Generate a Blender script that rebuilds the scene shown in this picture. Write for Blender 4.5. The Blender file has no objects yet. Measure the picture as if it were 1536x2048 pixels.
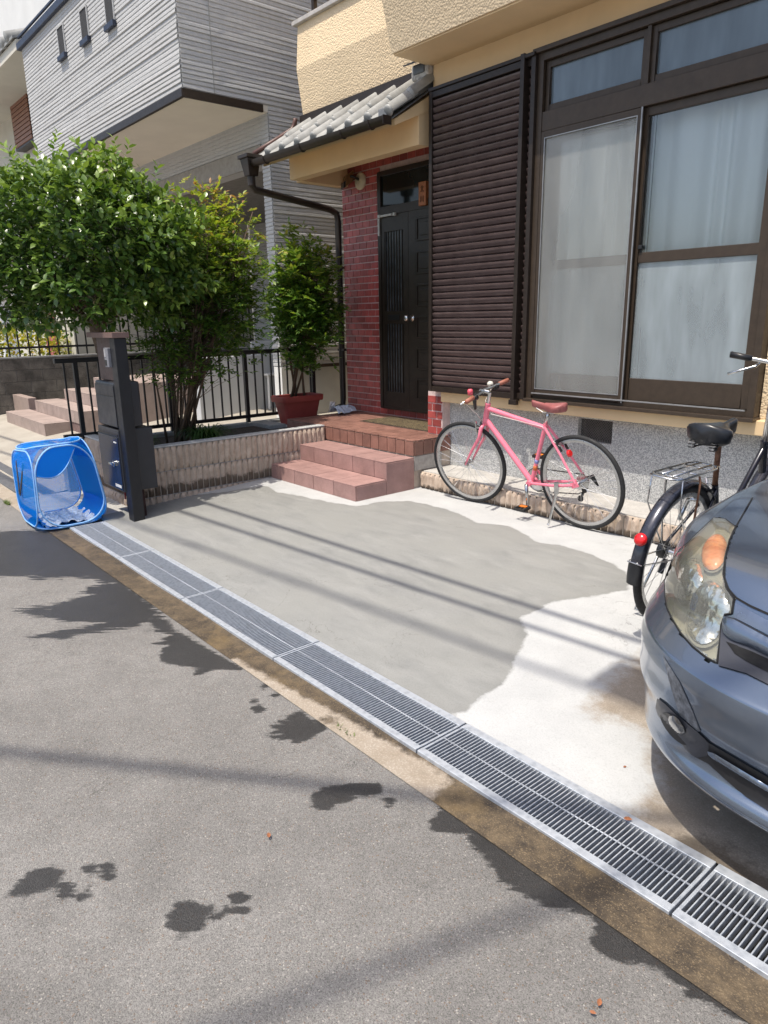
import bpy, bmesh, math, random
import numpy as np
from mathutils import Vector, Matrix
from mathutils.bvhtree import BVHTree
from mathutils.geometry import delaunay_2d_cdt
R = math.radians
rng = random.Random(7)
nrng = np.random.default_rng(5)
SC = bpy.context.scene
COL = SC.collection

# ------------------------------------------------------------------ camera
CAM_H = 1.46
FPX = 1418.77                       # focal length in photograph pixels (1536 x 2048)
ROT = np.array([[0.64971, 0.76003, -0.01511],      # image right
                [0.19111, -0.18246, -0.96450],     # image down
                [-0.73580, 0.62374, -0.26379]])    # viewing direction
u_, s_, vt_ = np.linalg.svd(ROT); ROT = u_ @ vt_
CAMP = np.array([0.0, 0.0, CAM_H])
cd = bpy.data.cameras.new('camera')
cam = bpy.data.objects.new('camera', cd); COL.objects.link(cam)
cd.sensor_fit = 'HORIZONTAL'; cd.sensor_width = 36.0; cd.lens = FPX / 1536 * 36.0
cd.clip_start = 0.05; cd.clip_end = 600
cam.matrix_world = Matrix((( ROT[0][0], -ROT[1][0], -ROT[2][0], 0), (ROT[0][1], -ROT[1][1], -ROT[2][1], 0),
                           (ROT[0][2], -ROT[1][2], -ROT[2][2], CAM_H), (0, 0, 0, 1)))
SC.camera = cam

# ------------------------------------------------------------------ daylight
SUN_EL = R(69); SUN_AZ = np.array([0.075, -0.997]); SUN_AZ /= np.linalg.norm(SUN_AZ)
SUNV = np.array([SUN_AZ[0] * math.cos(SUN_EL), SUN_AZ[1] * math.cos(SUN_EL), math.sin(SUN_EL)])   # towards the sun
sl = bpy.data.lights.new('sun', 'SUN'); sl.energy = 3.5; sl.angle = R(0.53); sl.color = (1.0, 0.93, 0.82)
so = bpy.data.objects.new('sun', sl); COL.objects.link(so)
so.location = (2, -6, 20)
so.rotation_euler = Vector(SUNV).to_track_quat('Z', 'Y').to_euler()
w = bpy.data.worlds.new('World'); SC.world = w; w.use_nodes = True
wn = w.node_tree.nodes; wl = w.node_tree.links
sky = wn.new('ShaderNodeTexSky'); sky.sky_type = 'NISHITA'; sky.sun_disc = False
sky.sun_elevation = SUN_EL; sky.sun_rotation = math.atan2(SUNV[0], SUNV[1]); sky.air_density = 1.0; sky.dust_density = 3.0; sky.ozone_density = 1.0
wl.new(sky.outputs[0], wn['Background'].inputs[0]); wn['Background'].inputs[1].default_value = 0.15
SC.view_settings.view_transform = 'Standard'; SC.view_settings.look = 'None'
SC.view_settings.exposure = 0.46; SC.view_settings.gamma = 1.0; SC.view_settings.use_curve_mapping = False
SC.cycles.max_bounces = 8; SC.cycles.transparent_max_bounces = 16; SC.cycles.use_denoising = True
SC.cycles.sample_clamp_indirect = 6.0

# ------------------------------------------------------------------ pixel -> place
def ray(x, y): return ROT.T @ np.array([(x - 768) / FPX, (y - 1024) / FPX, 1.0])
def onz(x, y, z=0.0): r = ray(x, y); return CAMP + r * (z - CAM_H) / r[2]
def ony(x, y, Y): r = ray(x, y); return CAMP + r * (Y / r[1])
def onx(x, y, X): r = ray(x, y); return CAMP + r * (X / r[0])
DRAIN0, DRAIN1, ZD = 1.555, 1.825, -0.074
def gz(y):                                   # driveway height: flat by the house, falling to the drain
    return 0.0 if y >= 3.4 else ZD * min(1.0, (3.4 - y) / (3.4 - DRAIN1))
def ongr(x, y):
    z = -.03
    for _ in range(6):
        p = onz(x, y, z); z = gz(p[1])
    return p

# ------------------------------------------------------------------ mesh helpers
class MB:
    def __init__(s): s.v = []; s.f = []
    def add(s, vs, fs):
        o = len(s.v); s.v += [tuple(map(float, p)) for p in vs]; s.f += [tuple(i + o for i in f) for f in fs]; return s
    def box(s, x0, x1, y0, y1, z0, z1):
        x0, x1 = min(x0, x1), max(x0, x1); y0, y1 = min(y0, y1), max(y0, y1); z0, z1 = min(z0, z1), max(z0, z1)
        return s.add([(x0,y0,z0),(x1,y0,z0),(x1,y1,z0),(x0,y1,z0),(x0,y0,z1),(x1,y0,z1),(x1,y1,z1),(x0,y1,z1)],
              [(0,3,2,1),(4,5,6,7),(0,1,5,4),(1,2,6,5),(2,3,7,6),(3,0,4,7)])
    def hexa(s, p):                          # 8 points: bottom ring, top ring
        return s.add(p, [(0,3,2,1),(4,5,6,7),(0,1,5,4),(1,2,6,5),(2,3,7,6),(3,0,4,7)])
    def bar(s, a, b, w, h, up=(0,0,1)):      # rectangular bar from a to b
        a = Vector(a); b = Vector(b); d = (b - a).normalized(); sd = d.cross(Vector(up))
        if sd.length < 1e-5: sd = d.cross(Vector((1,0,0)))
        sd.normalize(); u = sd.cross(d)
        r = lambda p: [p - sd*w/2 - u*h/2, p + sd*w/2 - u*h/2, p + sd*w/2 + u*h/2, p - sd*w/2 + u*h/2]
        return s.hexa(r(a) + r(b))
    def tube(s, pts, r, n=8, closed=False, cap=True):
        P = [Vector(p) for p in pts]; m = len(P)
        rr = r if isinstance(r, (list, tuple)) else [r] * m
        up = None; rings = []
        for i in range(m):
            if closed: d = P[(i+1) % m] - P[i-1]
            else: d = P[min(i+1, m-1)] - P[max(i-1, 0)]
            d.normalize()
            if up is None:
                up = Vector((0,0,1)) if abs(d.z) < .9 else Vector((1,0,0))
            up = (up - d * up.dot(d))
            if up.length < 1e-6: up = d.orthogonal()
            up.normalize(); sd = d.cross(up)
            rings.append([P[i] + (up * math.cos(2*math.pi*k/n) + sd * math.sin(2*math.pi*k/n)) * rr[i] for k in range(n)])
        vs = [v for g in rings for v in g]; fs = []
        for i in range(m if closed else m-1):
            a = i * n; b = ((i+1) % m) * n
            for k in range(n): fs.append((a+k, a+(k+1) % n, b+(k+1) % n, b+k))
        if cap and not closed: fs += [tuple(range(n-1, -1, -1)), tuple((m-1)*n+k for k in range(n))]
        return s.add(vs, fs)
    def lathe(s, prof, c=(0,0,0), axis=(0,0,1), n=20, cap=True):
        ax = Vector(axis).normalized(); a = ax.orthogonal().normalized(); b = ax.cross(a); c = Vector(c)
        vs = []; fs = []
        for r, z in prof:
            for k in range(n):
                t = 2*math.pi*k/n; vs.append(c + ax*z + (a*math.cos(t) + b*math.sin(t)) * max(r, 1e-5))
        for i in range(len(prof)-1):
            for k in range(n): fs.append((i*n+k, i*n+(k+1) % n, (i+1)*n+(k+1) % n, (i+1)*n+k))
        if cap: fs += [tuple(range(n-1,-1,-1)), tuple((len(prof)-1)*n+k for k in range(n))]
        return s.add(vs, fs)
    def grid(s, fn, nu, nv, closeu=False):
        vs = [fn(i / (nu if closeu else nu-1), j / (nv-1)) for j in range(nv) for i in range(nu)]; fs = []
        for j in range(nv-1):
            for i in range(nu if closeu else nu-1):
                i2 = (i+1) % nu; fs.append((j*nu+i, j*nu+i2, (j+1)*nu+i2, (j+1)*nu+i))
        return s.add(vs, fs)
    def prism(s, poly, fn, d0, d1):          # 2-D outline (a,b), fn(a,b,d) -> point
        n = len(poly); vs = [fn(a, b, d0) for a, b in poly] + [fn(a, b, d1) for a, b in poly]
        return s.add(vs, [tuple(range(n)), tuple(range(2*n-1, n-1, -1))] + [(i, i+n, (i+1) % n + n, (i+1) % n) for i in range(n)])
    def mesh(s, name, m=None, smooth=False, bevel=0.0, seg=2, angle=None):
        me = bpy.data.meshes.new(name); me.from_pydata(s.v, [], s.f)
        bm = bmesh.new(); bm.from_mesh(me)
        if bevel:
            bmesh.ops.remove_doubles(bm, verts=bm.verts, dist=1e-5)
            ed = [e for e in bm.edges if len(e.link_faces) == 2 and e.calc_face_angle(0) > .5]
            bmesh.ops.bevel(bm, geom=ed, offset=bevel, segments=seg, affect='EDGES', profile=.6, clamp_overlap=True)
        bmesh.ops.recalc_face_normals(bm, faces=bm.faces)
        bm.to_mesh(me); bm.free()
        if smooth: me.shade_smooth() if angle is None else (me.shade_smooth(), me.set_sharp_from_angle(angle=R(angle)))
        if m: me.materials.append(m)
        return me
    def build(s, name, m, parent=None, smooth=False, bevel=0.0, angle=None, seg=2, **kw):
        return link(name, s.mesh(name, m, smooth, bevel, seg, angle), parent, **kw)

def link(name, me, parent=None, loc=None, rot=None, scale=None, label=None, cat=None, group=None, kind=None):
    o = bpy.data.objects.new(name, me); COL.objects.link(o)
    if parent is not None:
        o.parent = parent
        if parent.get('world_children'): o.matrix_parent_inverse = Matrix.Translation(-Vector(parent['base']))
    if loc is not None: o.location = loc
    if rot is not None: o.rotation_euler = rot
    if scale is not None: o.scale = scale
    if label: o['label'] = label
    if cat: o['category'] = cat
    if group: o['group'] = group
    if kind: o['kind'] = kind
    return o
def thing(name, label, cat, base=(0,0,0), group=None, local=False, rot=None):
    o = bpy.data.objects.new(name, None); COL.objects.link(o); o.location = base; o.empty_display_size = .1
    o['label'] = label; o['category'] = cat
    if group: o['group'] = group
    if not local: o['world_children'] = 1; o['base'] = [float(b) for b in base]
    if rot is not None: o.rotation_euler = rot
    return o
def sub(o):                                   # children of a part built in world coordinates keep their place
    b = o
    while b.parent is not None: b = b.parent
    return o
def kid(name, mb, m, part, **kw):             # sub-part under a part that itself sits at the origin of its thing
    o = mb.build(name, m, None, **kw); o.parent = part; return o

# ------------------------------------------------------------------ materials
def srgb(r, g, b):
    f = lambda c: (c/255/12.92) if c/255 <= .04045 else ((c/255+.055)/1.055) ** 2.4
    return (f(r), f(g), f(b))
class NT:
    def __init__(s, name):
        s.m = bpy.data.materials.new(name); s.m.use_nodes = True; s.t = s.m.node_tree; s.n = s.t.nodes; s.l = s.t.links
        s.p = s.n['Principled BSDF']; s.out = s.n['Material Output']; s._pos = None
    def N(s, ty, **kw):
        o = s.n.new(ty)
        for k, v in kw.items(): setattr(o, k, v)
        return o
    def set(s, sock, v):
        if hasattr(v, 'is_output'): s.l.new(v, sock)
        elif v is not None: sock.default_value = v
    def pos(s, obj=False, scale=None):
        if obj: o = s.N('ShaderNodeTexCoord').outputs['Object']
        else: o = s.N('ShaderNodeNewGeometry').outputs['Position']
        if scale:
            m = s.N('ShaderNodeMapping'); m.inputs['Scale'].default_value = scale; s.l.new(o, m.inputs[0]); o = m.outputs[0]
        return o
    def noise(s, scale, detail=4, rough=.55, vec=None, dist=0.0):
        n = s.N('ShaderNodeTexNoise'); n.inputs['Scale'].default_value = scale; n.inputs['Detail'].default_value = detail
        n.inputs['Roughness'].default_value = rough; n.inputs['Distortion'].default_value = dist
        s.l.new(vec if vec is not None else s.pos(), n.inputs['Vector']); return n.outputs['Fac']
    def voro(s, scale, vec=None, feature='F1', out='Distance'):
        n = s.N('ShaderNodeTexVoronoi', feature=feature); n.inputs['Scale'].default_value = scale
        s.l.new(vec if vec is not None else s.pos(), n.inputs['Vector']); return n.outputs[out]
    def math(s, op, a, b=None, c=None, clamp=False):
        n = s.N('ShaderNodeMath', operation=op, use_clamp=clamp); s.set(n.inputs[0], a)
        if b is not None: s.set(n.inputs[1], b)
        if c is not None: s.set(n.inputs[2], c)
        return n.outputs[0]
    def rng(s, x, a, b, c=0.0, d=1.0, smooth=False):
        n = s.N('ShaderNodeMapRange'); n.interpolation_type = 'SMOOTHSTEP' if smooth else 'LINEAR'; s.set(n.inputs[0], x)
        for i, v in enumerate((a, b, c, d)): s.set(n.inputs[i+1], v)
        return n.outputs[0]
    def mix(s, f, a, b, mode='MIX'):
        n = s.N('ShaderNodeMix', data_type='RGBA', blend_type=mode)
        c = lambda v: (*v, 1.0) if isinstance(v, tuple) and len(v) == 3 else v
        s.set(n.inputs[0], f); s.set(n.inputs[6], c(a)); s.set(n.inputs[7], c(b)); return n.outputs[2]
    def attr(s, name): n = s.N('ShaderNodeAttribute', attribute_name=name); return n.outputs['Fac']
    def bump(s, h, strength=.3, dist=.01, prev=None):
        n = s.N('ShaderNodeBump'); n.inputs['Strength'].default_value = strength; n.inputs['Distance'].default_value = dist
        s.l.new(h, n.inputs['Height'])
        if prev is not None: s.l.new(prev, n.inputs['Normal'])
        return n.outputs[0]
    def done(s, col=None, rough=None, metal=None, normal=None, spec=None, coat=None, alpha=None, coat_rough=None):
        c = lambda v: (*v, 1.0) if isinstance(v, tuple) and len(v) == 3 else v
        for k, v in (('Base Color', c(col)), ('Roughness', rough), ('Metallic', metal), ('Normal', normal), ('Specular IOR Level', spec), ('Coat Weight', coat), ('Alpha', alpha), ('Coat Roughness', coat_rough)):
            s.set(s.p.inputs[k], v)
        return s.m
def sc(c, k): return tuple(min(1.0, v * k) for v in c)
def pm(name, col, rough=.55, metal=0.0, n=(14, .18), fine=None, b=None, rnd=0.0, spec=.5, coat=0.0, obj=False):
    """paint / plastic / metal / stone: base colour varied by noise, per-object shade, fine relief"""
    t = NT(name); P = t.pos(obj)
    c = t.mix(t.rng(t.noise(n[0], 5, .6, P), .3, .7), sc(col, 1-n[1]), sc(col, 1+n[1]))
    if fine: c = t.mix(t.rng(t.noise(fine[0], 2, .6, P), .35, .65), c, t.mix(1.0, c, (1-fine[1],)*3, 'MULTIPLY'))
    if rnd:
        oi = t.N('ShaderNodeObjectInfo').outputs['Random']
        k = t.rng(oi, 0, 1, 1-rnd, 1+rnd*.6); cc = t.N('ShaderNodeCombineColor'); [t.l.new(k, cc.inputs[i]) for i in range(3)]
        c = t.mix(1.0, c, cc.outputs[0], 'MULTIPLY')
    nr = None
    if b: nr = t.bump(t.noise(b[0], b[3] if len(b) > 3 else 4, .6, P), b[1], b[2])
    r = t.rng(t.noise(n[0]*2.3, 3, .5, P), .3, .7, max(.03, rough*.85), min(1, rough*1.15))
    return t.done(c, r, metal, nr, spec, coat)
# ------------------------------------------------------------------ ground materials
def sdf(poly, P):
    """signed distance, positive inside; poly (n,2), P (m,2)"""
    poly = np.asarray(poly, float); d = np.full(len(P), 1e9); ins = np.zeros(len(P), bool)
    for i in range(len(poly)):
        a, b = poly[i], poly[(i+1) % len(poly)]
        e = b - a; v = P - a; t = np.clip((v @ e) / max(e @ e, 1e-12), 0, 1)
        d = np.minimum(d, np.hypot(*(v - t[:, None] * e).T))
        c = ((a[1] > P[:, 1]) != (b[1] > P[:, 1]))
        with np.errstate(divide='ignore', invalid='ignore'):
            xi = (b[0]-a[0]) * (P[:, 1]-a[1]) / (b[1]-a[1]) + a[0]
        ins ^= c & (P[:, 0] < xi)
    return np.where(ins, d, -d)
def usdf(polys, P):
    r = np.full(len(P), -9.0)
    for p in polys: r = np.maximum(r, sdf(p, P))
    return r
def gpoly(pts, z=None): return [tuple((ongr(*p) if z is None else onz(*p, z))[:2]) for p in pts]
def sheet(name, xs, ys, zf, attrs, m, parent=None, **kw):
    xs = np.asarray(xs); ys = np.asarray(ys); X, Y = np.meshgrid(xs, ys); Z = zf(X, Y)
    V = np.stack([X.ravel(), Y.ravel(), Z.ravel()], 1); nx, ny = len(xs), len(ys)
    i = np.arange(nx-1)[None, :] + nx*np.arange(ny-1)[:, None]
    F = np.stack([i, i+1, i+1+nx, i+nx], -1).reshape(-1, 4)
    me = bpy.data.meshes.new(name); me.from_pydata(V.tolist(), [], F.tolist()); me.shade_smooth()
    for k, fn in attrs.items():
        a = me.attributes.new(k, 'FLOAT', 'POINT'); a.data.foreach_set('value', fn(V[:, :2]).astype(np.float32))
    me.materials.append(m)
    return link(name, me, parent, **kw)

def mat_asphalt():
    t = NT('asphalt'); P = t.pos()
    base = t.mix(t.rng(t.noise(1.1, 6, .6), .3, .7), (.225, .215, .202), (.285, .273, .257))
    base = t.mix(t.rng(t.noise(.55, 4, .6), .40, .66, .14, 0), base, t.mix(1.0, base, (.72, .71, .70), 'MULTIPLY'))
    base = t.mix(t.rng(t.noise(3.1, 6, .75), .62, .74, 0, .45), base, (.36, .34, .31))
    base = t.mix(t.rng(t.noise(5.5, 5, .65), .42, .72), base, t.mix(1.0, base, (.82, .82, .82), 'MULTIPLY'))
    cell = t.voro(270, out='Color')                                  # aggregate stones
    sep = t.N('ShaderNodeSeparateColor'); t.l.new(cell, sep.inputs[0])
    st = t.rng(sep.outputs[0], 0, 1, .76, 1.18); cc = t.N('ShaderNodeCombineColor'); [t.l.new(st, cc.inputs[i]) for i in range(3)]
    base = t.mix(.8, base, t.mix(1.0, base, cc.outputs[0], 'MULTIPLY'))
    base = t.mix(t.rng(sep.outputs[1], .965, .99, 0, .8), base, (.44, .41, .37))
    base = t.mix(t.rng(sep.outputs[2], .965, .99, 0, .7), base, (.22, .14, .09))
    dist = t.voro(270)
    pit = t.rng(t.noise(330, 2, .7), .36, .52)
    base = t.mix(pit, t.mix(1.0, base, (.5, .5, .5), 'MULTIPLY'), base)
    crack = t.rng(t.math('ABSOLUTE', t.math('SUBTRACT', t.noise(.9, 8, .62, dist=.4), .5)), 0, .0022, .75, 0)
    base = t.mix(t.math('MULTIPLY', crack, t.rng(t.noise(.5, 2), .5, .62)), base, (.08, .075, .07))
    # water thrown on the road
    s = t.math('ADD', t.attr('wet'), t.math('MULTIPLY', t.math('SUBTRACT', t.noise(30, 5, .72), .47), .030))
    sx_ = t.N('ShaderNodeSeparateXYZ'); t.l.new(P, sx_.inputs[0]); px_ = sx_.outputs[0]
    r1 = t.N('ShaderNodeMapping'); r1.inputs['Rotation'].default_value = (0, 0, R(-49.5)); t.l.new(P, r1.inputs[0])
    r2 = t.N('ShaderNodeMapping'); r2.inputs['Scale'].default_value = (3.2, 26, 1); t.l.new(r1.outputs[0], r2.inputs[0])
    s = t.math('ADD', s, t.math('MULTIPLY', t.math('SUBTRACT', t.noise(1.6, 6, .68, r2.outputs[0]), .47), t.rng(px_, -3.0, -3.8, .085, .34)))
    s = t.math('ADD', s, t.math('MULTIPLY', t.math('SUBTRACT', t.noise(95, 3, .7), .47), .020))
    wet = t.rng(s, -.012, .001)
    base = t.mix(wet, base, t.mix(1.0, base, (.20, .20, .205), 'MULTIPLY'))
    h = t.math('ADD', t.math('MULTIPLY', dist, -.6), t.noise(420, 3, .7))
    return t.done(base, t.mix(wet, (.9,)*3, (.42,)*3), 0, t.bump(h, .75, .004), t.rng(wet, 0, 1, .3, .35))
def mat_drive():
    t = NT('driveway_concrete'); P = t.pos()
    st = t.N('ShaderNodeMapping'); st.inputs['Scale'].default_value = (1.0, 2.8, 1.0); st.inputs['Rotation'].default_value = (0, 0, R(-14)); t.l.new(P, st.inputs[0])
    trowel = t.noise(3.2, 7, .62, st.outputs[0], .5)
    blotch = t.noise(2.1, 6, .6)
    grit = t.noise(160, 3, .7)
    gray = t.mix(t.rng(trowel, .3, .72), (.205, .208, .201), (.300, .300, .287))
    gray = t.mix(t.rng(blotch, .38, .7), gray, (.262, .262, .247))
    white = t.mix(t.rng(t.noise(3.4, 7, .65), .3, .7), (.40, .405, .405), (.48, .485, .48))
    white = t.mix(t.rng(t.noise(19, 6, .7), .60, .72, 0, .35), white, (.44, .42, .385))
    sand = t.mix(t.rng(t.noise(7, 7, .7), .3, .72), (.25, .21, .165), (.40, .355, .30))
    sand = t.mix(t.rng(t.voro(150, out='Distance'), .25, .5, 0, .4), sand, (.20, .165, .13))
    e = t.math('ADD', t.attr('dry'), t.math('MULTIPLY', t.math('SUBTRACT', t.noise(7.5, 6, .62), .5), .10))
    m1 = t.rng(e, -.006, .012)
    c = t.mix(m1, gray, white)
    # damp rim just outside the dry edge and wash marks inside it
    rim = t.math('MULTIPLY', t.rng(e, -.07, -.01), t.rng(e, -.006, .0, 1, 0))
    c = t.mix(t.math('MULTIPLY', rim, .35), c, (.22, .22, .21))
    s = t.math('ADD', t.attr('sand'), t.math('MULTIPLY', t.math('SUBTRACT', t.noise(9, 7, .72), .5), .26))
    m2 = t.rng(s, -.03, .06)
    c = t.mix(m2, c, sand)
    d = t.math('ADD', t.attr('damp'), t.math('MULTIPLY', t.math('SUBTRACT', t.noise(9, 7, .72), .5), .22))
    m3 = t.rng(d, -.01, .03)
    c = t.mix(m3, c, t.mix(1.0, c, (.48, .47, .46), 'MULTIPLY'))
    c = t.mix(t.rng(grit, .50, .72, 0, .75), c, t.mix(1.0, c, (.74, .74, .74), 'MULTIPLY'))
    c = t.mix(t.rng(t.noise(70, 3, .75), .60, .74, 0, .5), c, t.mix(1.0, c, (1.22, 1.22, 1.22), 'MULTIPLY'))
    hc = t.rng(t.math('ABSOLUTE', t.math('SUBTRACT', t.noise(1.3, 7, .6, dist=.6), .5)), 0, .0016, .8, 0)
    c = t.mix(t.math('MULTIPLY', hc, t.rng(t.noise(.8, 2), .5, .6)), c, (.10, .09, .08))
    scr = t.noise(5, 8, .72, t.pos(scale=(.5, 6, 1)))
    c = t.mix(t.rng(scr, .60, .70, 0, .28), c, t.mix(1.0, c, (1.2, 1.2, 1.2), 'MULTIPLY'))
    c = t.mix(t.rng(scr, .30, .38, .30, 0), c, t.mix(1.0, c, (.78, .78, .78), 'MULTIPLY'))
    c = t.mix(t.rng(t.voro(8, out='Distance'), 0, .03, .55, 0), c, (.16, .14, .12))     # small dropped specks
    r = t.mix(m3, t.mix(m1, (.72,)*3, (.9,)*3), (.4,)*3)
    h = t.math('ADD', t.math('MULTIPLY', grit, .5), t.math('MULTIPLY', trowel, 1.2))
    return t.done(c, r, 0, t.bump(h, .3, .004), .35)
def mat_apron():
    t = NT('apron_concrete')
    dry = t.mix(t.rng(t.noise(9, 7, .7), .3, .7), (.34, .285, .22), (.50, .44, .37))
    dry = t.mix(t.rng(t.voro(120), .2, .5, 0, .45), dry, (.24, .19, .14))
    wet = t.mix(t.rng(t.noise(12, 7, .72), .32, .68), (.040, .032, .025), (.16, .118, .072))
    wet = t.mix(t.rng(t.noise(2.2, 6, .7), .50, .62, 0, .7), wet, (.035, .028, .022))
    wet = t.mix(t.rng(t.noise(3.5, 4, .6), .55, .70, 0, .6), wet, (.24, .165, .075))
    cell = t.voro(330, out='Color'); sep = t.N('ShaderNodeSeparateColor'); t.l.new(cell, sep.inputs[0])
    wet = t.mix(t.rng(sep.outputs[0], .80, .97, 0, .55), wet, (.27, .20, .12))
    s = t.math('ADD', t.attr('wet'), t.math('MULTIPLY', t.math('SUBTRACT', t.noise(16, 6, .72), .5), .12))
    m = t.rng(s, -.01, .02)
    h = t.math('ADD', t.noise(150, 4, .75), t.math('MULTIPLY', t.noise(25, 5, .6), 1.5))
    return t.done(t.mix(m, dry, wet), t.mix(m, (.92,)*3, (.6,)*3), 0, t.bump(h, .7, .006), .35)

ASPH, DRIVE, APRON = mat_asphalt(), mat_drive(), mat_apron()
M_lconc = pm('pale_concrete', (.46, .445, .42), .85, n=(5, .2), fine=(90, .18), b=(60, .25, .004))
M_gconc = pm('grey_concrete', (.30, .30, .29), .88, n=(6, .25), fine=(110, .2), b=(70, .3, .004))
M_dark = pm('dark_channel', (.03, .03, .03), .9)
M_soil = pm('planter_soil', (.060, .044, .032), .95, n=(30, .5), b=(45, 1.0, .02))

# water on the road, from the outline the photograph shows
RZ = ZD - .012
wp = [
 [(-40,1066),(60,1062),(150,1068),(190,1108),(235,1160),(215,1172),(190,1158),(150,1152),(95,1156),(50,1150),(-40,1155)],
 [(235,1150),(300,1212),(352,1268),(320,1262),(300,1240),(262,1255),(190,1262),(120,1275),(75,1272),(150,1258),(205,1246),(150,1240),(110,1238),(40,1222),(100,1212),(140,1200),(205,1188),(165,1184),(180,1176),(225,1166)],
 [(352,1262),(425,1306),(480,1338),(445,1336),(420,1340),(390,1350),(402,1338),(365,1330),(330,1322),(322,1306),(340,1290),(315,1286),(345,1276)],
 [(575,1432),(600,1426),(618,1440),(660,1448),(640,1462),(610,1478),(590,1482),(582,1474),(560,1480),(570,1470),(545,1477),(560,1466),(537,1470),(562,1458),(545,1450),(572,1450),(562,1444),(580,1442)],
 [(632,1590),(650,1578),(690,1572),(720,1570),(752,1572),(762,1580),(745,1590),(715,1588),(695,1600),(672,1606),(655,1616),(638,1616),(628,1604)],
 [(770,1604),(780,1600),(788,1606),(778,1611)],
 [(22,1788),(45,1760),(75,1740),(100,1734),(120,1745),(118,1762),(95,1775),(70,1782)], [(112,1770),(130,1764),(145,1775),(140,1792),(122,1794)],
 [(205,1732),(220,1726),(228,1740),(222,1756),(206,1750)], [(172,1735),(186,1732),(188,1744),(178,1748)], [(155,1790),(172,1780),(180,1786),(165,1798)],
 [(338,1832),(360,1810),(385,1808),(402,1818),(422,1816),(400,1832),(408,1842),(395,1856),(365,1868),(345,1858)], [(465,1792),(480,1789),(494,1798),(480,1806),(466,1802)], [(470,1818),(490,1812),(492,1820),(478,1824)], [(425,1836),(445,1830),(440,1838)], [(448,1815),(458,1812),(456,1820)],
 [(520,1372),(532,1368),(540,1372),(528,1378)], [(508,1415),(520,1410),(526,1417),(515,1424)], [(502,1402),(512,1400),(508,1406)], [(545,1390),(556,1384),(550,1396)],
 [(905,1566),(950,1580),(1050,1640),(1180,1730),(1536,1990),(1600,2048),(1600,2100),(1500,2050),(1440,2010),(1380,1985),(1335,1942),(1285,1925),(1235,1918),(1200,1905),(1186,1880),(1195,1842),(1150,1822),(1105,1812),(1060,1790),(1005,1757),(965,1702),(942,1690),(948,1666),(900,1664),(872,1658),(858,1640),(886,1622),(890,1585)],
]
WETP = [gpoly(p, RZ) for p in wp]
DRYAP = gpoly([(470,1318),(560,1372),(900,1556),(850,1610),(640,1470),(440,1345)], RZ)     # dry stretch of the apron
dense = lambda a, b, d: np.arange(a, b + d*.5, d)
xs = np.concatenate([[-90, -60, -35, -22, -14], [-9.5, -8.5, -7.5], dense(-6.6, .3, .014), [.8, 1.6, 3, 6, 12, 25, 50, 90]])
ys = np.concatenate([[-9, -6, -4, -2.5, -1.5], [-.9, -.5], dense(-.2, 1.43, .014)])
def wavy_edge(X, Y): return np.zeros_like(X) + RZ - .035*np.clip(-Y, 0, 3)/3
road = sheet('road', xs, ys, wavy_edge, {'wet': lambda P: usdf(WETP, P)}, ASPH, kind='structure')
xs = np.concatenate([[-60, -30, -14], dense(-9.5, 2.2, .05), [6, 20, 60]])
def apw(P):
    s = -sdf(DRYAP, P); s[P[:, 0] < -5.9] = -.3
    sp = usdf([gpoly(q, RZ) for q in ([(612,1378),(640,1376),(648,1390),(622,1396)], [(640,1440),(690,1436),(700,1446),(655,1452)], [(668,1428),(680,1426),(678,1434)])], P)
    return np.maximum(s, sp)
apron = sheet('gutter_apron', xs, dense(1.410, DRAIN0, .029), lambda X, Y: np.zeros_like(X) + RZ + .004 + .006*np.sin(X*5)*(Y-1.4)*4, {'wet': apw}, APRON, kind='structure')
# the driveway of the house
GRAY = gpoly([(905,1432),(950,1402),(985,1385),(1012,1350),(1040,1305),(1055,1268),(1042,1236),(1078,1216),(1100,1204),(1150,1196),(1200,1190),(1250,1180),(1268,1162),(1240,1135),(1180,1108),(1120,1090),(1075,1086),(1045,1066),(1010,1050),(960,1046),(930,1034),(890,1018),(850,1008),(815,1002),(760,1004),(712,1013),(650,1003),(590,990),(550,984),(535,972),(500,975),(440,985),(380,990),(284,1000),(60,1030),(80,1060),(145,1050)])
SAND = gpoly([(1300,1290),(1262,1318),(1225,1345),(1185,1385),(1160,1410),(1200,1440),(1260,1455),(1300,1470),(1302,1530),(1290,1600),(1240,1650),(1330,1730),(1440,1800),(1620,1900),(1700,1500),(1500,1280)])
DAMP = gpoly([(1250,1655),(1300,1672),(1360,1660),(1420,1672),(1470,1700),(1600,1780),(1620,1900),(1440,1800),(1330,1730)])
drive = sheet('driveway', np.concatenate([dense(-5.8, 1.5, .035), [2.2, 3.2]]), np.concatenate([dense(DRAIN1, 4.4, .035), [5, 6.5, 9]]),
      lambda X, Y: np.where(Y >= 3.4, 0.0, ZD*np.clip((3.4-Y)/(3.4-DRAIN1), 0, 1)),
      {'dry': lambda P: -sdf(GRAY, P), 'sand': lambda P: sdf(SAND, P), 'damp': lambda P: sdf(DAMP, P)}, DRIVE, kind='structure')
# ground far around, under everything
MB().box(-150, 150, -150, 150, -.9, -.62).build('ground', M_gconc, kind='structure')
MB().box(-60, 60, -14, -8.2, -.3, -.07).build('far_pavement', M_gconc, kind='structure')
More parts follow.
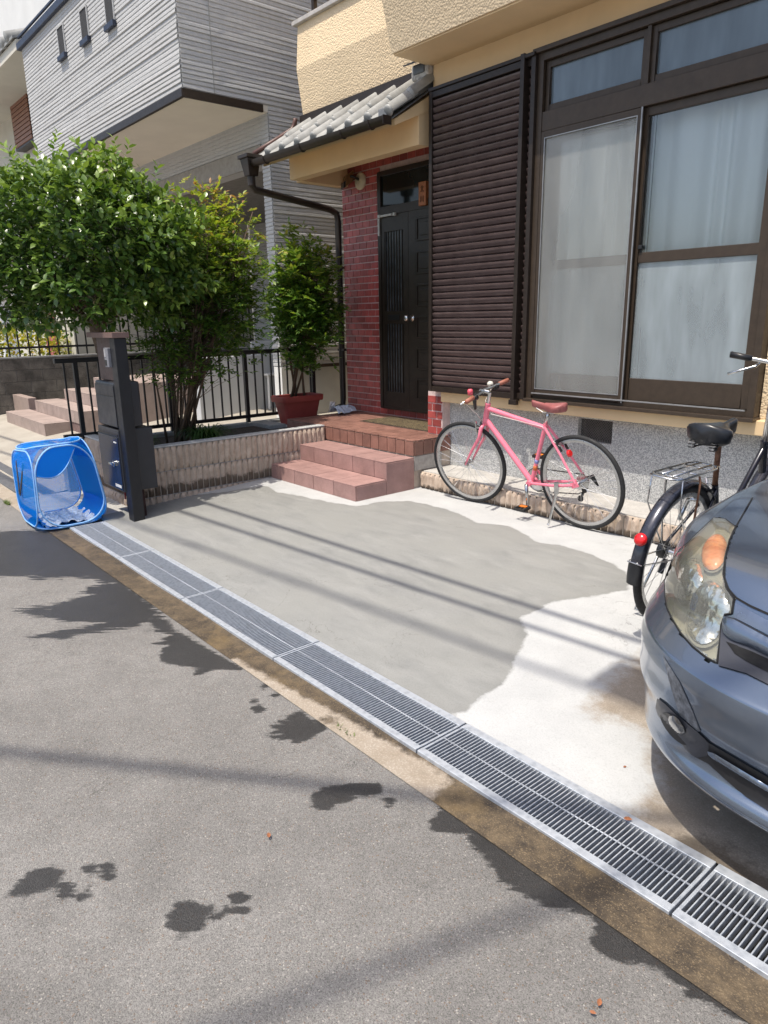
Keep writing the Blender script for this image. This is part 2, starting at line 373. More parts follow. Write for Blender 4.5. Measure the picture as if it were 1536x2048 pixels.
# neighbour's sloped parking and the land behind
nz = lambda y: -.07 + .112*(y-1.9)
b = MB(); b.hexa([(-13.2,DRAIN0,-.4),(-6.98,DRAIN0,-.4),(-6.98,9,-.4),(-13.2,9,-.4),(-13.2,DRAIN0,-.082),(-6.98,DRAIN0,-.082),(-6.98,9,nz(5.2)),(-13.2,9,nz(5.2))])
b = MB()
ysn = [DRAIN0, 1.9, 4.9, 9]; zn = [-.084, -.07, nz(4.9), nz(4.9)+.02]
b.add([(x, y, z) for y, z in zip(ysn, zn) for x in (-12.9, -6.93)], [(2*i, 2*i+1, 2*i+3, 2*i+2) for i in range(3)])
t = NT('parking_concrete'); cp = t.mix(t.rng(t.noise(2.5, 6, .6), .3, .7), (.30, .27, .225), (.40, .37, .315)); cp = t.mix(t.rng(t.noise(100, 3, .7), .5, .75, 0, .5), cp, (.36, .32, .27))
M_park = t.done(cp, .9, 0, t.bump(t.noise(120, 3), .3, .004))
b.build('parking_floor', M_park, kind='structure')
MB().box(-60, -12.95, DRAIN0, 40, -.5, -.06).build('side_ground', M_gconc, kind='structure')
MB().box(-6.93, -5.8, DRAIN0+.002, 2.16, -.5, -.078).build('pavement_strip', M_lconc, kind='structure')
MB().box(3.2, 60, DRAIN0, 40, -.5, -.06).build('yard_ground', M_gconc, kind='structure')

# ------------------------------------------------------------------ drain and its gratings
t = NT('galvanised_steel'); gc = t.mix(t.rng(t.voro(45, out='Distance'), 0, .6), (.34, .37, .41), (.49, .52, .56)); gc = t.mix(t.rng(t.noise(14, 5, .65), .5, .75, 0, .6), gc, (.42, .43, .46))
M_galv = t.done(gc, t.rng(t.noise(40, 4), .3, .7, .38, .55), .35, t.bump(t.noise(90, 3), .12, .002))
ch = MB(); ch.box(-30, 3.2, DRAIN0+.004, DRAIN0+.02, -.3, ZD-.03); ch.box(-30, 3.2, DRAIN1-.02, DRAIN1-.004, -.3, ZD-.03); ch.box(-30, 3.2, DRAIN0, DRAIN1, -.32, -.3)
ch.build('drain_channel', M_dark, kind='structure')
PITCH = .985; NB = 64
fr = MB(); L = PITCH - .008
zt = ZD + .004
fr.box(0, L, 0, .030, -.036, 0); fr.box(0, L, DRAIN1-DRAIN0-.036, DRAIN1-DRAIN0, -.036, 0)
for e in (0, L-.006): fr.box(e, e+.006, .030, DRAIN1-DRAIN0-.036, -.034, -.001)
frm = fr.mesh('grating_frame', M_galv, bevel=.0015, seg=1)
barm = MB().box(-.0019, .0019, .030, DRAIN1-DRAIN0-.036, -.026, 0).mesh('grating_bar', M_galv, bevel=.0008, seg=1)
M_rod = pm('dull_zinc', (.34,.36,.40), .55, .4)
rodm = MB().tube([(.006, .135, -.006), (L-.006, .135, -.006)], .0036, 6).mesh('cross_rod', M_rod, smooth=True)
def grating(x0, lab, nb=NB):
    g = thing('drain_grating', lab, 'drain grating', (x0, DRAIN0, zt), 'steel gratings over the street drain', local=True)
    link('frame', frm, g); link('cross_rod', rodm, g)
    for k in range(nb): link('bar', barm, g, loc=((k+.5) * L/nb, 0, -.0015))
    return g
glabs = ['steel drain grating under the front bumper of the car', 'steel drain grating beside the white dry concrete, second from the car',
         'steel drain grating beside the grey damp concrete, third from the car', 'steel drain grating, fourth from the car, second from the blue mesh basket',
         'steel drain grating next to the mailbox post, adjoining the one by the blue basket', 'steel drain grating with its end under the blue mesh basket']
for k in range(6): grating(-.683 - PITCH*(k-1) - PITCH, glabs[k])
nst = MB(); nst.box(-12, -6.95, DRAIN0+.01, DRAIN0+.15, -.12, ZD+.003); nst.box(-12, -6.95, DRAIN1-.09, DRAIN1+.02, -.12, ZD+.003)
nst.build('drain_cover', pm('cast_drain_cover', (.16, .16, .165), .6, .5), bevel=.004, label='dark slotted drain cover in front of the neighbouring parking space', cat='drain cover')
MB().box(.31, 3.2, DRAIN0+.003, DRAIN1-.003, -.2, ZD-.002).build('drain_slab', M_gconc, kind='structure')
# ------------------------------------------------------------------ house materials
def stucco(name, col, k=1.0):
    t = NT(name); c = t.mix(t.rng(t.noise(2.2, 5, .6), .3, .7), sc(col, .93), sc(col, 1.05))
    c = t.mix(t.rng(t.noise(1.0, 5, .65, t.pos(scale=(7, 7, .7))), .54, .76, 0, .16), c, sc(col, .72))
    h = t.math('ADD', t.math('MULTIPLY', t.rng(t.voro(72, feature='SMOOTH_F1'), 0, .8, 1, 0), 1.0), t.math('MULTIPLY', t.noise(85, 4, .65), .8))
    return t.done(c, .8, 0, t.bump(h, .8*k, .012), .3)
YEL = (.74, .54, .31)
M_stucco = stucco('cream_stucco', (.74, .585, .39), .7); M_yel = pm('yellow_wall_paint', YEL, .7, n=(3, .06), b=(30, .12, .004))
M_brown = pm('bronze_aluminium', (.030, .021, .016), .42, .25, n=(20, .2), spec=.5)
M_brown2 = pm('brown_window_frame', (.052, .036, .024), .45, .2, n=(20, .15))
t = NT('shutter_paint'); sc_ = t.mix(t.rng(t.noise(9, 5, .6), .3, .7), (.072, .050, .047), (.110, .078, .074))
lay = t.noise(60, 3, .6, t.pos(scale=(.15, 1, 1)))
M_shut = t.done(t.mix(t.rng(lay, .45, .75, 0, .35), sc_, (.16, .118, .113)), .24, .1, None, .55)
M_found = NT('washed_aggregate'); t = M_found
cell = t.voro(190, out='Color'); sp = t.N('ShaderNodeSeparateColor'); t.l.new(cell, sp.inputs[0])
ag = t.mix(t.rng(sp.outputs[0], .38, .66), (.29, .30, .31), (.60, .605, .60)); ag = t.mix(t.rng(t.noise(2.2, 5, .6), .3, .7, 0, .3), ag, (.30, .29, .26))
M_found = t.done(ag, .85, 0, t.bump(t.voro(135), .6, .004), .3)
M_mort = pm('grey_mortar', (.36, .34, .32), .92, n=(25, .2), b=(120, .4, .003))
M_brick = pm('glazed_red_tile', (.36, .072, .064), .38, n=(12, .22), rnd=.32, b=(70, .2, .002))
M_bmort = pm('tile_joint', (.60, .47, .45), .92, n=(25, .15))
M_terr = pm('terracotta_tile', (.255, .128, .098), .55, n=(9, .22), rnd=.16, fine=(130, .15), b=(90, .25, .002))
M_step = pm('pink_step_tile', (.36, .215, .195), .72, n=(7, .16), rnd=.09, fine=(160, .16), b=(160, .35, .002))
M_stepj = pm('step_joint', (.17, .11, .10), .9)
M_tan = pm('neighbour_step_tile', (.36, .28, .245), .7, n=(7, .13), rnd=.08, fine=(130, .12))
M_tile = pm('grey_roof_tile', (.30, .30, .285), .5, n=(8, .25), rnd=.12, b=(60, .2, .003))
M_white = pm('white_paint', (.72, .72, .70), .6, n=(5, .05))
M_black = pm('black_powder_coat', (.012, .012, .013), .4, n=(20, .2))

# ------------------------------------------------------------------ ribbed split-face blocks
def rib_block(L, H, D, nr, seed, amp=.010):
    """a block lying along +x, face towards -y, rough ribs separated by smooth grooves"""
    r = random.Random(seed); b = MB(); w = L / nr; g = w*.11
    for k in range(nr):
        x0 = k*w + g/2; x1 = (k+1)*w - g/2; n = 5; m = 8
        off = r.uniform(-.003, .003)
        def fn(u, v, x0=x0, x1=x1):
            edge = min(u, 1-u, v*2.2, (1-v)*2.2)
            k_ = min(1, edge*4.5)
            return (x0 + (x1-x0)*u, -(.016*k_ + off*k_ + r.uniform(-amp, amp)*.55*k_), H*(.012 + .976*v))
        b.grid(fn, n, m)
    b.box(0, L, .0, D, .003, H-.003)
    return b
M_split = NT('split_block'); t = M_split
c = t.mix(t.rng(t.noise(13, 6, .65), .3, .7), (.42, .315, .24), (.60, .485, .39)); c = t.mix(t.rng(t.noise(120, 3, .7), .45, .7, 0, .65), c, (.45, .38, .31))
oi = t.N('ShaderNodeObjectInfo').outputs['Random']; kk = t.rng(oi, 0, 1, .88, 1.1); cc = t.N('ShaderNodeCombineColor'); [t.l.new(kk, cc.inputs[i]) for i in range(3)]
c = t.mix(1.0, c, cc.outputs[0], 'MULTIPLY')
c = t.mix(t.rng(t.math('ADD', t.attr('low'), t.math('MULTIPLY', t.math('SUBTRACT', t.noise(9, 5, .7), .5), .9)), .35, .5, 0, .85), c, (.085, .06, .042))
M_split = t.done(c, .9, 0, t.bump(t.noise(95, 5, .75), .8, .006), .25)
M_groove = pm('pale_block_groove', (.44, .37, .30), .92, n=(20,.2), b=(60,.4,.004))
M_coping = pm('mortar_coping', (.46, .46, .45), .9, n=(20, .2), b=(60, .5, .004))
def groove(me):
    me.materials.append(M_groove)
    for p in list(me.polygons)[-6:]: p.material_index = 1
    return me
def low_attr(me, z0, z1):                                  # damp stains creep up from the ground on the lowest course
    a = me.attributes.new('low', 'FLOAT', 'POINT'); a.data.foreach_set('value', [max(0.0, 1 - (v.co.z - z0)/(z1 - z0)) for v in me.vertices])
WX = -5.785; WT = .423; WM = .214
pw = thing('planter_wall', 'low planter wall of tan ribbed split blocks beside the steps', 'wall', (WX, 2.2, -.05))
bm_ = [rib_block(.398, .205, .1, 7, s, .010).mesh('block', M_split, smooth=True, angle=40) for s in range(5)]
[groove(m_) for m_ in bm_]
bml = []
for s in range(4):
    me = rib_block(.398, .205, .1, 7, 40+s, .010).mesh('block', M_split, smooth=True, angle=40); low_attr(me, -.02, .16); groove(me); bml.append(me)
y0 = 2.16; yend = 4.14
def wall_run(parent, length, place, zc, meshes, rot):
    k = 0; s = 0.0
    while s < length - .02:
        l = min(.4, length - s)
        link('block', meshes[k % len(meshes)], parent, loc=place(s, zc), rot=(0, 0, rot), scale=((l-.004)/.398, 1, 1)); s += .4; k += 1
for zc, off, ms in ((WM+.002, 0.0, bm_), (WM-.206, -.2 + .2, bml), (WM-.413, 0, bml)):
    wall_run(pw, yend - y0, lambda s, z: (WX, y0 + s, z), zc, ms, R(90))
    wall_run(pw, 1.1, lambda s, z: (-6.9 + s, y0, z), zc, ms, 0)
b = MB(); b.box(WX-.1, WX+.004, y0, yend, WT, WT+.012); b.box(-6.9, WX-.1, y0-.004, y0+.1, WT, WT+.012)
b.build('coping', M_coping, pw, bevel=.004)
b = MB(); b.box(WX-.098, WX-.004, y0+.01, yend-.003, -.2, WT-.002); b.box(-6.9, WX-.1, y0+.006, y0+.098, -.2, WT-.002); b.build('core', M_mort, pw)
MB().box(-6.86, WX-.1, y0+.1, 4.145, -.2, .335).build('planter_soil', M_soil, kind='structure')
fcb = thing('fence_kerb', 'grey concrete kerb carrying the black railing at the back of the planter', 'kerb', (-6.9, 3, .2))
MB().box(-6.99, -6.86, 1.95, 4.85, -.2, .372).build('kerb', M_gconc, fcb, bevel=.006)
MB().box(-6.86, -6.5, 3.95, 4.14, .335, .375).build('slab', M_gconc, fcb, bevel=.005)
MB().box(-6.86, -6.503, 4.14, 4.83, .2, .345).build('slab', M_gconc, fcb, bevel=.005)

# ------------------------------------------------------------------ steps and landing
es = thing('entrance_steps', 'two pink tiled steps below the front door landing', 'steps', (-5.1, 3.8, 0))
SX0, SX1 = WX+.006, -4.475; SY1, SY2, LY = 3.49, 3.827, 4.15; Z1, Z2, ZL = .133, .281, .428
b = MB(); b.box(SX0, SX1-.012, SY1+.012, SY2+.05, -.03, Z1-.012); b.box(SX0, SX1-.012, SY2+.012, LY-.002, -.03, Z2-.012); b.build('core', M_stepj, es)
tiles_cache = {}
def slab(parent, x0, x1, y0, y1, z0, z1, m, name='tile', bev=.003):
    d = (round(x1-x0, 3), round(y1-y0, 3), round(z1-z0, 3), m.name)
    if d not in tiles_cache: tiles_cache[d] = MB().box(0, d[0], 0, d[1], 0, d[2]).mesh(name, m, bevel=min(bev, min(d[:3])*.3), seg=2)
    return link(name, tiles_cache[d], parent, loc=(x0, y0, z0))
J = .006
def cuts(a, b, first, step):
    r = [a]; x = a + first
    while x < b - .03: r.append(x); x += step
    return r + [b]
cx = cuts(SX0, SX1, .10, .30)
for a, c in zip(cx, cx[1:]): slab(es, a+J/2, c-J/2, SY1, SY1+.012, 0, Z1-.013, M_step)                     # risers
cx2 = cuts(SX0, SX1, .24, .30)
for a, c in zip(cx2, cx2[1:]): slab(es, a+J/2, c-J/2, SY2, SY2+.012, Z1+.001, Z2-.013, M_step)
for a, c in zip(cx, cx[1:]): slab(es, a+J/2, c-J/2, SY1, SY2-.001, Z1-.012, Z1, M_step)                      # treads
for a, c in zip(cx2, cx2[1:]): slab(es, a+J/2, c-J/2, SY2, LY-.002, Z2-.012, Z2, M_step)
slab(es, SX1-.011, SX1, SY1+.0135, SY2-.001, 0, Z1-.0135, M_step); slab(es, SX1-.011, SX1, SY2+.0015, LY-.003, 0, Z2-.0135, M_step)

LX0, LX1, DWY = -6.49, -4.485, 5.13
M_lj = pm('pale_landing_joint', (.50, .42, .35), .9)
ld = thing('door_landing', 'brown tiled landing in front of the front door', 'landing', (-5.5, 4.5, .2))
b = MB(); b.box(LX0+.008, LX1-.012, LY+.012, DWY, -.05, ZL-.006); b.build('core', M_lj, ld)
nx = 17; tw = (LX1-LX0)/nx
for k in range(nx):
    slab(ld, LX0+k*tw+.004, LX0+(k+1)*tw-.004, LY, LY+.012, Z2+.010, ZL-.016, M_terr)
    slab(ld, LX0+k*tw+.004, LX0+(k+1)*tw-.004, LY-.001, LY+.052, ZL-.012, ZL, M_terr)                         # nosing row
for r_, (ya, yb) in enumerate(((4.208, 4.312), (4.32, 4.424), (4.432, 4.536), (4.544, 4.72), (4.728, 4.92), (4.928, 5.12))):
    wdt = .236 if r_ < 3 else .3
    cxs = cuts(LX0, LX1-.06, .12 if r_ % 2 else wdt, wdt)
    for a, c in zip(cxs, cxs[1:]): slab(ld, a+.004, c-.004, ya, yb, ZL-.012, ZL-.0005, M_terr)
ycs = [LY+.055, 4.27, 4.385, 4.5, 4.615]
for a, c in zip(ycs, ycs[1:]): slab(ld, LX1-.052, LX1, a+.004, c-.004, ZL-.012, ZL, M_terr)
for a, c in zip([LY+.0135]+ycs[1:], ycs[1:]): slab(ld, LX1-.011, LX1, a+.003, c-.004, Z2+.010, ZL-.016, M_terr)
slab(ld, LX1-.010, LX1-.002, LY+.0135, 4.5, .155, Z2+.004, M_mort, 'skirting')

# ------------------------------------------------------------------ house
hs = thing('yellow_house', 'two storey house with yellow stucco, brown shutters and tiled porch roof', 'house', (-4, 6.5, 0))
HX0, HX1 = -6.67, -1.35; FY = 4.55; FF = 4.62; WB = .83; WTOP = 3.212; SO = 3.44
b = MB()
b.box(-4.66, HX1, FY+.006, 5.6, WTOP-.02, SO+.02)                    # strip above the shutter and window
b.box(-1.808, HX1, FY, 9.0, .735, WTOP-.02)                            # wall right of the window
b.build('wall', M_stucco, hs)
b = MB(); b.box(-4.66, -1.83, FY, FY+.006, WTOP-.02, SO-.003); b.box(-4.69, HX1+.05, 4.15, FY-.001, SO-.012, SO-.002); b.build('fascia_panel', M_yel, hs)
b = MB(); b.box(HX0, HX0+.02, DWY+.02, 9, -.1, 4.2); b.box(HX0+.02, HX1-.02, 7.5, 9, -.1, 4.6); b.box(HX1-.03, HX1-.006, 5.2, 9, WTOP-.02, 4.6); b.build('side_wall', M_yel, hs)
MB().box(-4.50, HX1+.012, 4.495, FF+.03, .735, WB-.004).build('sill_band', M_yel, hs, bevel=.006)
VX0, VX1, VZ0, VZ1 = -3.145, -2.85, .535, .705
b = MB(); b.box(-4.505, VX0, FF, 4.8, -.05, .734); b.box(VX1, HX1, FF, 9, -.05, .734); b.box(VX0, VX1, FF, 4.8, -.05, VZ0); b.box(VX0, VX1, FF, 4.8, VZ1, .734); b.box(VX0, VX1, FF+.12, 4.8, VZ0, VZ1)
b.build('foundation', M_found, hs)
vt = MB(); vt.box(VX0+.001, VX1-.001, FF+.105, FF+.115, VZ0+.001, VZ1-.001); vo = vt.build('vent', M_black, hs)
g = MB(); W_, H_ = VX1-VX0, VZ1-VZ0
for k in range(-14, 28):
    for sgn in (1, -1):
        x = VX0 + k*.021; pts = []
        for z in (VZ0+.002, VZ1-.002):
            pts.append([x + (z-VZ0)*1.0 if sgn > 0 else x + H_ - (z-VZ0)*1.0, z])
        (xa, za), (xb, zb) = pts
        lo, hi = VX0+.002, VX1-.002
        def clip(xa, za, xb, zb):
            if xa > xb: xa, za, xb, zb = xb, zb, xa, za
            if xb <= lo or xa >= hi: return None
            if xa < lo: za += (zb-za)*(lo-xa)/(xb-xa); xa = lo
            if xb > hi: zb = za + (zb-za)*(hi-xa)/(xb-xa); xb = hi
            return xa, za, xb, zb
        q = clip(xa, za, xb, zb)
        if q and abs(q[2]-q[0]) > .004: g.bar((q[0], FF+.045+.004*sgn, q[1]), (q[2], FF+.045+.004*sgn, q[3]), .004, .0045, (0,1,0))
kid('lattice', g, pm('grey_lattice', (.17,.16,.15), .5, .3), vo)
# ledge of concrete along the foot of the wall, with ribbed kerb blocks
lg = thing('foot_ledge', 'concrete ledge with ribbed kerb blocks along the foot of the house', 'ledge', (-3.2, 4.4, 0))
LGX1 = -1.78; LGY = 4.225
MB().box(-4.47, LGX1, LGY+.03, FF-.001, -.05, .150).build('slab', M_lconc, lg)
kb = []
for s in range(4):
    me = rib_block(.398, .142, .05, 7, 70+s, .007).mesh('block', M_split, smooth=True, angle=40); low_attr(me, -.05, .10); groove(me); kb.append(me)
wall_run(lg, LGX1+4.47, lambda s, z: (-4.47 + s, LGY, z), 0.004, kb, 0)

# brick-tile door wall, pillar
b = MB(); b.box(HX0, -4.69, DWY, DWY+.2, ZL-.1, 3.16); b.box(HX0, -6.02, DWY-.001, DWY+.05, ZL-.1, 3.1)
b.build('door_wall', M_bmort, hs)
DX0, DX1, DZ0, DZ1, TRZ = -6.025, -4.95, ZL+.075, 2.50, 2.89
bp = hs
btile = MB().box(0, .108, 0, .014, 0, .060).mesh('wall_tile', M_brick, bevel=.002)
bhalf = MB().box(0, .049, 0, .014, 0, .060).mesh('wall_tile', M_brick, bevel=.002)
def tile_field(x0, x1, z0, z1, yface, holes=(), px=.118, pz=.070):
    r_ = 0; z = z0
    while z + .05 < z1:
        x = x0 - (px*.5 if r_ % 2 else 0)
        while x < x1 - .01:
            a, c = max(x, x0), min(x + .108, x1)
            for hx0, hx1, hz0, hz1 in holes:
                if z < hz1 and z + .06 > hz0:
                    if a < hx1 and c > hx0:
                        if a >= hx0: a = max(a, hx1)
                        elif c <= hx1: c = min(c, hx0)
            if c - a > .012: link('wall_tile', btile, hs, loc=(a, yface-.008, z), scale=((c-a)/.108, 1, 1))
            x += px
        z += pz; r_ += 1
tile_field(HX0+.004, -5.16, ZL+.006, 3.09, DWY, holes=((DX0-.006, 0, DZ0, TRZ+.004),))
b = MB(); b.box(-4.69, -4.505, 4.525, 5.1, 0.0, WB-.012); b.build('pillar', M_bmort, hs)
tile_field(-4.688, -4.508, .155, WB-.015, 4.527)

# door with transom
dr = MB(); dr.box(DX0, DX0+.05, DWY-.05, DWY-.002, DZ0, TRZ); dr.box(DX0+.05, DX1, DWY-.05, DWY-.002, TRZ-.045, TRZ); dr.box(DX0+.05, DX1, DWY-.05, DWY-.002, DZ1-.03, DZ1+.055); dr.box(DX1-.04, DX1, DWY-.05, DWY-.002, DZ0, TRZ); dr.box(DX0+.05, DX1, DWY-.05, DWY-.002, DZ0, DZ0+.02)
M_door = pm('dark_brown_door', (.024, .017, .012), .4, .15, n=(16, .25))
door = dr.build('front_door', M_door, hs, bevel=.003)
LX = -5.56                                             # meeting of the grille leaf and the panelled leaf
lf = MB(); ya, yb = DWY-.046, DWY-.012
lf.box(DX0+.052, DX0+.10, ya, yb, DZ0+.02, DZ1-.03); lf.box(LX-.075, LX, ya, yb, DZ0+.02, DZ1-.03); lf.box(DX0+.10, LX-.075, ya, yb, DZ1-.19, DZ1-.03); lf.box(DX0+.10, LX-.075, ya, yb, DZ0+.02, DZ0+.19); lf.box(DX0+.10, LX-.075, ya, yb, 1.40, 1.53)
kid('grille_leaf', lf, M_door, door, bevel=.003)
M_dglass = pm('dark_figured_glass', (.085, .095, .105), .10, n=(10, .5), b=(60, .4, .004), coat=.2)
kid('door_glass', MB().box(DX0+.10, LX-.075, yb-.014, yb-.010, DZ0+.19, DZ1-.19), M_dglass, door)
for k in range(7):
    x = DX0 + .118 + k * (LX-.075-DX0-.136)/6
    for za, zb in ((DZ0+.19, 1.40), (1.53, DZ1-.19)):
        kid('grille_bar', MB().box(x-.006, x+.006, ya-.004, ya+.008, za, zb), M_door, door)
kid('mail_slot', MB().box(-5.88, -5.70, ya-.008, ya+.002, 1.435, 1.49), M_black, door, bevel=.003)
pl = MB(); pl.box(LX+.004, DX1-.04, ya, yb, DZ0+.02, DZ1-.03); kid('panel_leaf', pl, M_door, door)
for z in (DZ0+.13, DZ0+.44, DZ0+.75, DZ0+1.06, DZ0+1.37, DZ0+1.68):
    x0, x1 = -5.44, DX1-.09; h = .22
    q = MB(); q.box(x0, x1, ya-.010, ya, z, z+.018); q.box(x0, x1, ya-.010, ya, z+h-.018, z+h); q.box(x0, x0+.018, ya-.010, ya, z+.018, z+h-.018); q.box(x1-.018, x1, ya-.010, ya, z+.018, z+h-.018)
    q.box(x0+.05, x1-.05, ya-.008, ya, z+.05, z+h-.05)
    kid('door_panel', q, M_door, door, bevel=.004)
M_steel = pm('polished_steel', (.62, .62, .61), .18, 1.0, n=(20, .05))
k_ = MB(); k_.lathe([(.034,0),(.034,.006),(.014,.010),(.012,.045),(.014,.055),(.030,.065),(.034,.082),(.025,.10),(.004,.105)], (-5.505, ya, 1.455), (0,-1,0), 18); kid('door_knob', k_, M_steel, door, smooth=True)
cl = MB(); cl.box(-5.99, -5.955, ya-.035, ya-.002, DZ1-.05, DZ1-.02); cl.box(-5.95, -5.78, ya-.03, ya-.012, DZ1-.045, DZ1-.025); cl.box(-5.76, -5.73, ya-.03, ya-.002, DZ1-.05, DZ1-.02); cl.box(-6.005, -5.985, ya-.02, ya-.002, 2.28, 2.45); kid('door_closer', cl, pm('grey_closer', (.5,.5,.47), .5), door, bevel=.003)
kid('transom_glass', MB().box(DX0+.05, DX1-.04, DWY-.03, DWY-.022, DZ1+.055, TRZ-.045), pm('dark_transom_glass', (.016, .021, .020), .06, n=(2.5, .7)), door)
npl = thing('name_plate', 'small wooden name plate with two black characters above the front door', 'name plate', (-5.32, 5.06, 2.6))
NX0, NX1, NZ0, NZ1, NY = -5.375, -5.275, 2.495, 2.705, 5.052
MB().box(NX0, NX1, NY, DWY-.023, NZ0, NZ1).build('board', pm('orange_wood', (.36, .125, .045), .5, n=(30, .25)), npl, bevel=.004)
def strokes(parent, m, segs, x0, z0, w_, h_, y, th):
    for (ax, az, bx, bz) in segs:
        MB().bar((x0+ax*w_, y, z0+az*h_), (x0+bx*w_, y, z0+bz*h_), .003, th, (0,1,0)).build('stroke', m, parent)
KITA = [(.34,.96,.34,.04),(.34,.66,.06,.66),(.34,.20,.02,.10),(.64,.96,.64,.16),(.64,.16,.74,.06),(.74,.06,.98,.06),(.98,.06,.98,.24),(.64,.60,.92,.76)]
KAWA = [(.14,.95,.14,.40),(.14,.40,.04,.08),(.50,.90,.50,.14),(.88,.96,.88,.02)]
M_ink = pm('black_ink', (.01,.009,.008), .6)
strokes(npl, M_ink, KITA, NX0+.026, 2.612, .05, .06, NY-.0012, .006); strokes(npl, M_ink, KAWA, NX0+.026, 2.522, .05, .06, NY-.0012, .006)
# entrance lamps on the brick wall
lp = thing('wall_lamp', 'round cream wall lamp base with a bronze spotlight on the brick by the door', 'lamp', (-6.34, 5.11, 2.86))
MB().lathe([(.085,0),(.085,.018),(.072,.03),(.03,.034)], (-6.335, DWY-.004, 2.855), (0,-1,0), 24).build('base', pm('cream_plastic', (.55,.47,.34), .45), lp, smooth=True, angle=40)
q = MB(); q.tube([(-6.335, DWY-.03, 2.87), (-6.36, DWY-.10, 2.90), (-6.42, DWY-.13, 2.90)], .014, 8); q.build('arm', M_black, lp, smooth=True)
M_bronze = pm('bronze_lamp', (.20,.12,.05), .35, .5)
q = MB(); q.hexa([(-6.52,5.02,2.80),(-6.40,4.97,2.80),(-6.38,5.06,2.86),(-6.50,5.10,2.86),(-6.49,5.00,2.90),(-6.38,4.96,2.90),(-6.36,5.05,2.96),(-6.47,5.09,2.96)]); q.build('lamp_head', M_bronze, lp, bevel=.008)
q = MB(); q.hexa([(-6.53,5.00,2.785),(-6.42,4.955,2.785),(-6.41,4.985,2.80),(-6.52,5.03,2.80),(-6.515,4.995,2.845),(-6.41,4.952,2.845),(-6.40,4.98,2.86),(-6.50,5.02,2.86)]); q.build('lens', M_black, lp, bevel=.005)

# ------------------------------------------------------------------ porch: soffit, beams, tiled roof, gutter
b = MB(); b.box(-6.62, -4.70, 4.42, 4.54, 2.835, 3.11); b.box(-6.68, -6.56, 4.54, 5.125, 2.83, 3.11)
b.build('porch_beam', M_yel, hs, bevel=.004)
b = MB(); b.hexa([(-6.68,4.15,2.94),(-4.69,4.15,2.94),(-4.69,4.60,3.13),(-6.68,4.60,3.13),(-6.68,4.15,2.985),(-4.69,4.15,2.985),(-4.69,4.60,3.25),(-6.68,4.60,3.25)]); b.build('porch_soffit', M_yel, hs)
MB().box(-6.6, -4.70, 4.60, 5.128, 3.09, 3.16).build('porch_ceiling', M_yel, hs)
EY, EZ, RY, RZ2 = 4.08, 2.985, 4.66, 3.34
slope = (RZ2-EZ)/(RY-EY)
pr = MB().add([(-6.70,EY+.02,EZ-.01),(-4.66,EY+.02,EZ-.01),(-4.66,RY,RZ2-.01),(-6.70,RY,RZ2-.01)], [(0,1,2,3)]).build('porch_roof', M_mort, hs)
def kawara(wd, ln):
    def prof(u):
        x = u*wd
        z = -.040*math.sin(math.pi*min(u/.66, 1)) if u < .66 else .056*math.sin(math.pi*(u-.66)/.34)
        return x, z
    b = MB(); n = 19; s = math.atan(slope)
    for th in (0, -.016):
        pass
    top = [prof(i/(n-1)) for i in range(n)]
    V = []
    for dz in (0.0, -.018):
        for d in (0, ln):
            for x, z in top: V.append((x, d*math.cos(s), d*math.sin(s) + z + dz + (.0)))
    F = []
    for i in range(n-1):
        F += [(i, i+1, n+i+1, n+i), (2*n+i, 3*n+i, 3*n+i+1, 2*n+i+1), (i, 2*n+i, 2*n+i+1, i+1), (n+i, n+i+1, 3*n+i+1, 3*n+i)]
    F += [(0, n, 3*n, 2*n), (n-1, 3*n-1, 4*n-1, 2*n-1)]
    b.add(V, F)
    # round nose closing the roll at the eave
    b.lathe([(.002,-.012),(.030,-.010),(.042,-.002),(.045,.012)], (wd*.85, 0, .0), (0, math.cos(s), math.sin(s)), 16)
    return b
kt = kawara(.260, .34).mesh('roof_tile', M_tile, smooth=True, angle=50)
for row in range(2):
    for k in range(8):
        link('roof_tile', kt, pr if False else hs, loc=(-6.70 + k*.256 + rng.uniform(-.003,.003), EY + row*.27*math.cos(math.atan(slope)), EZ + .045 + row*(.27*math.sin(math.atan(slope))+.016) + rng.uniform(-.003,.003)), rot=(rng.uniform(-.008,.008), 0, 0))
vg = MB(); vs_ = math.atan(slope)
vg.hexa([(-4.80,EY-.01,EZ+.005),(-4.70,EY-.01,EZ+.005),(-4.70,RY,RZ2-.01),(-4.80,RY,RZ2-.01),(-4.80,EY-.01,EZ+.075),(-4.70,EY-.01,EZ+.075),(-4.70,RY,RZ2+.085),(-4.80,RY,RZ2+.085)])
vg.build('verge_tile', pm('grey_verge_tile', (.17,.175,.18), .5), hs, bevel=.01)
q = MB(); q.box(-4.88, -4.67, 4.50, 4.66, 3.345, 3.47); q.build('ridge_end', pm('flaking_mortar', (.42,.40,.37), .95, n=(18,.5), b=(25,1,.02)), hs, bevel=.03)
q = MB(); q.box(-4.84, -4.71, 4.485, 4.52, 3.385, 3.455); q.build('ridge_tile', pm('blue_grey_tile', (.12,.13,.14), .5), hs, bevel=.012)
MB().hexa([(-4.86,4.40,3.435),(-4.66,4.40,3.435),(-4.66,4.60,3.52),(-4.86,4.60,3.52),(-4.86,4.40,3.447),(-4.66,4.40,3.447),(-4.66,4.60,3.532),(-4.86,4.60,3.532)]).build('flashing', M_black, hs)
MB().box(-6.66, -4.86, 4.60, 4.68, 3.34, 3.46).build('flashing', M_brown, hs)
gt = thing('rain_gutter', 'dark brown rain gutter and downpipe at the edge of the porch roof', 'gutter', (-6.7, 4.6, 0))
GY = EY - .035
def gut(u, v): a = math.pi*v; return (-6.72 + 2.06*u, GY - .042*math.cos(a), 2.985 - .058*math.sin(a))
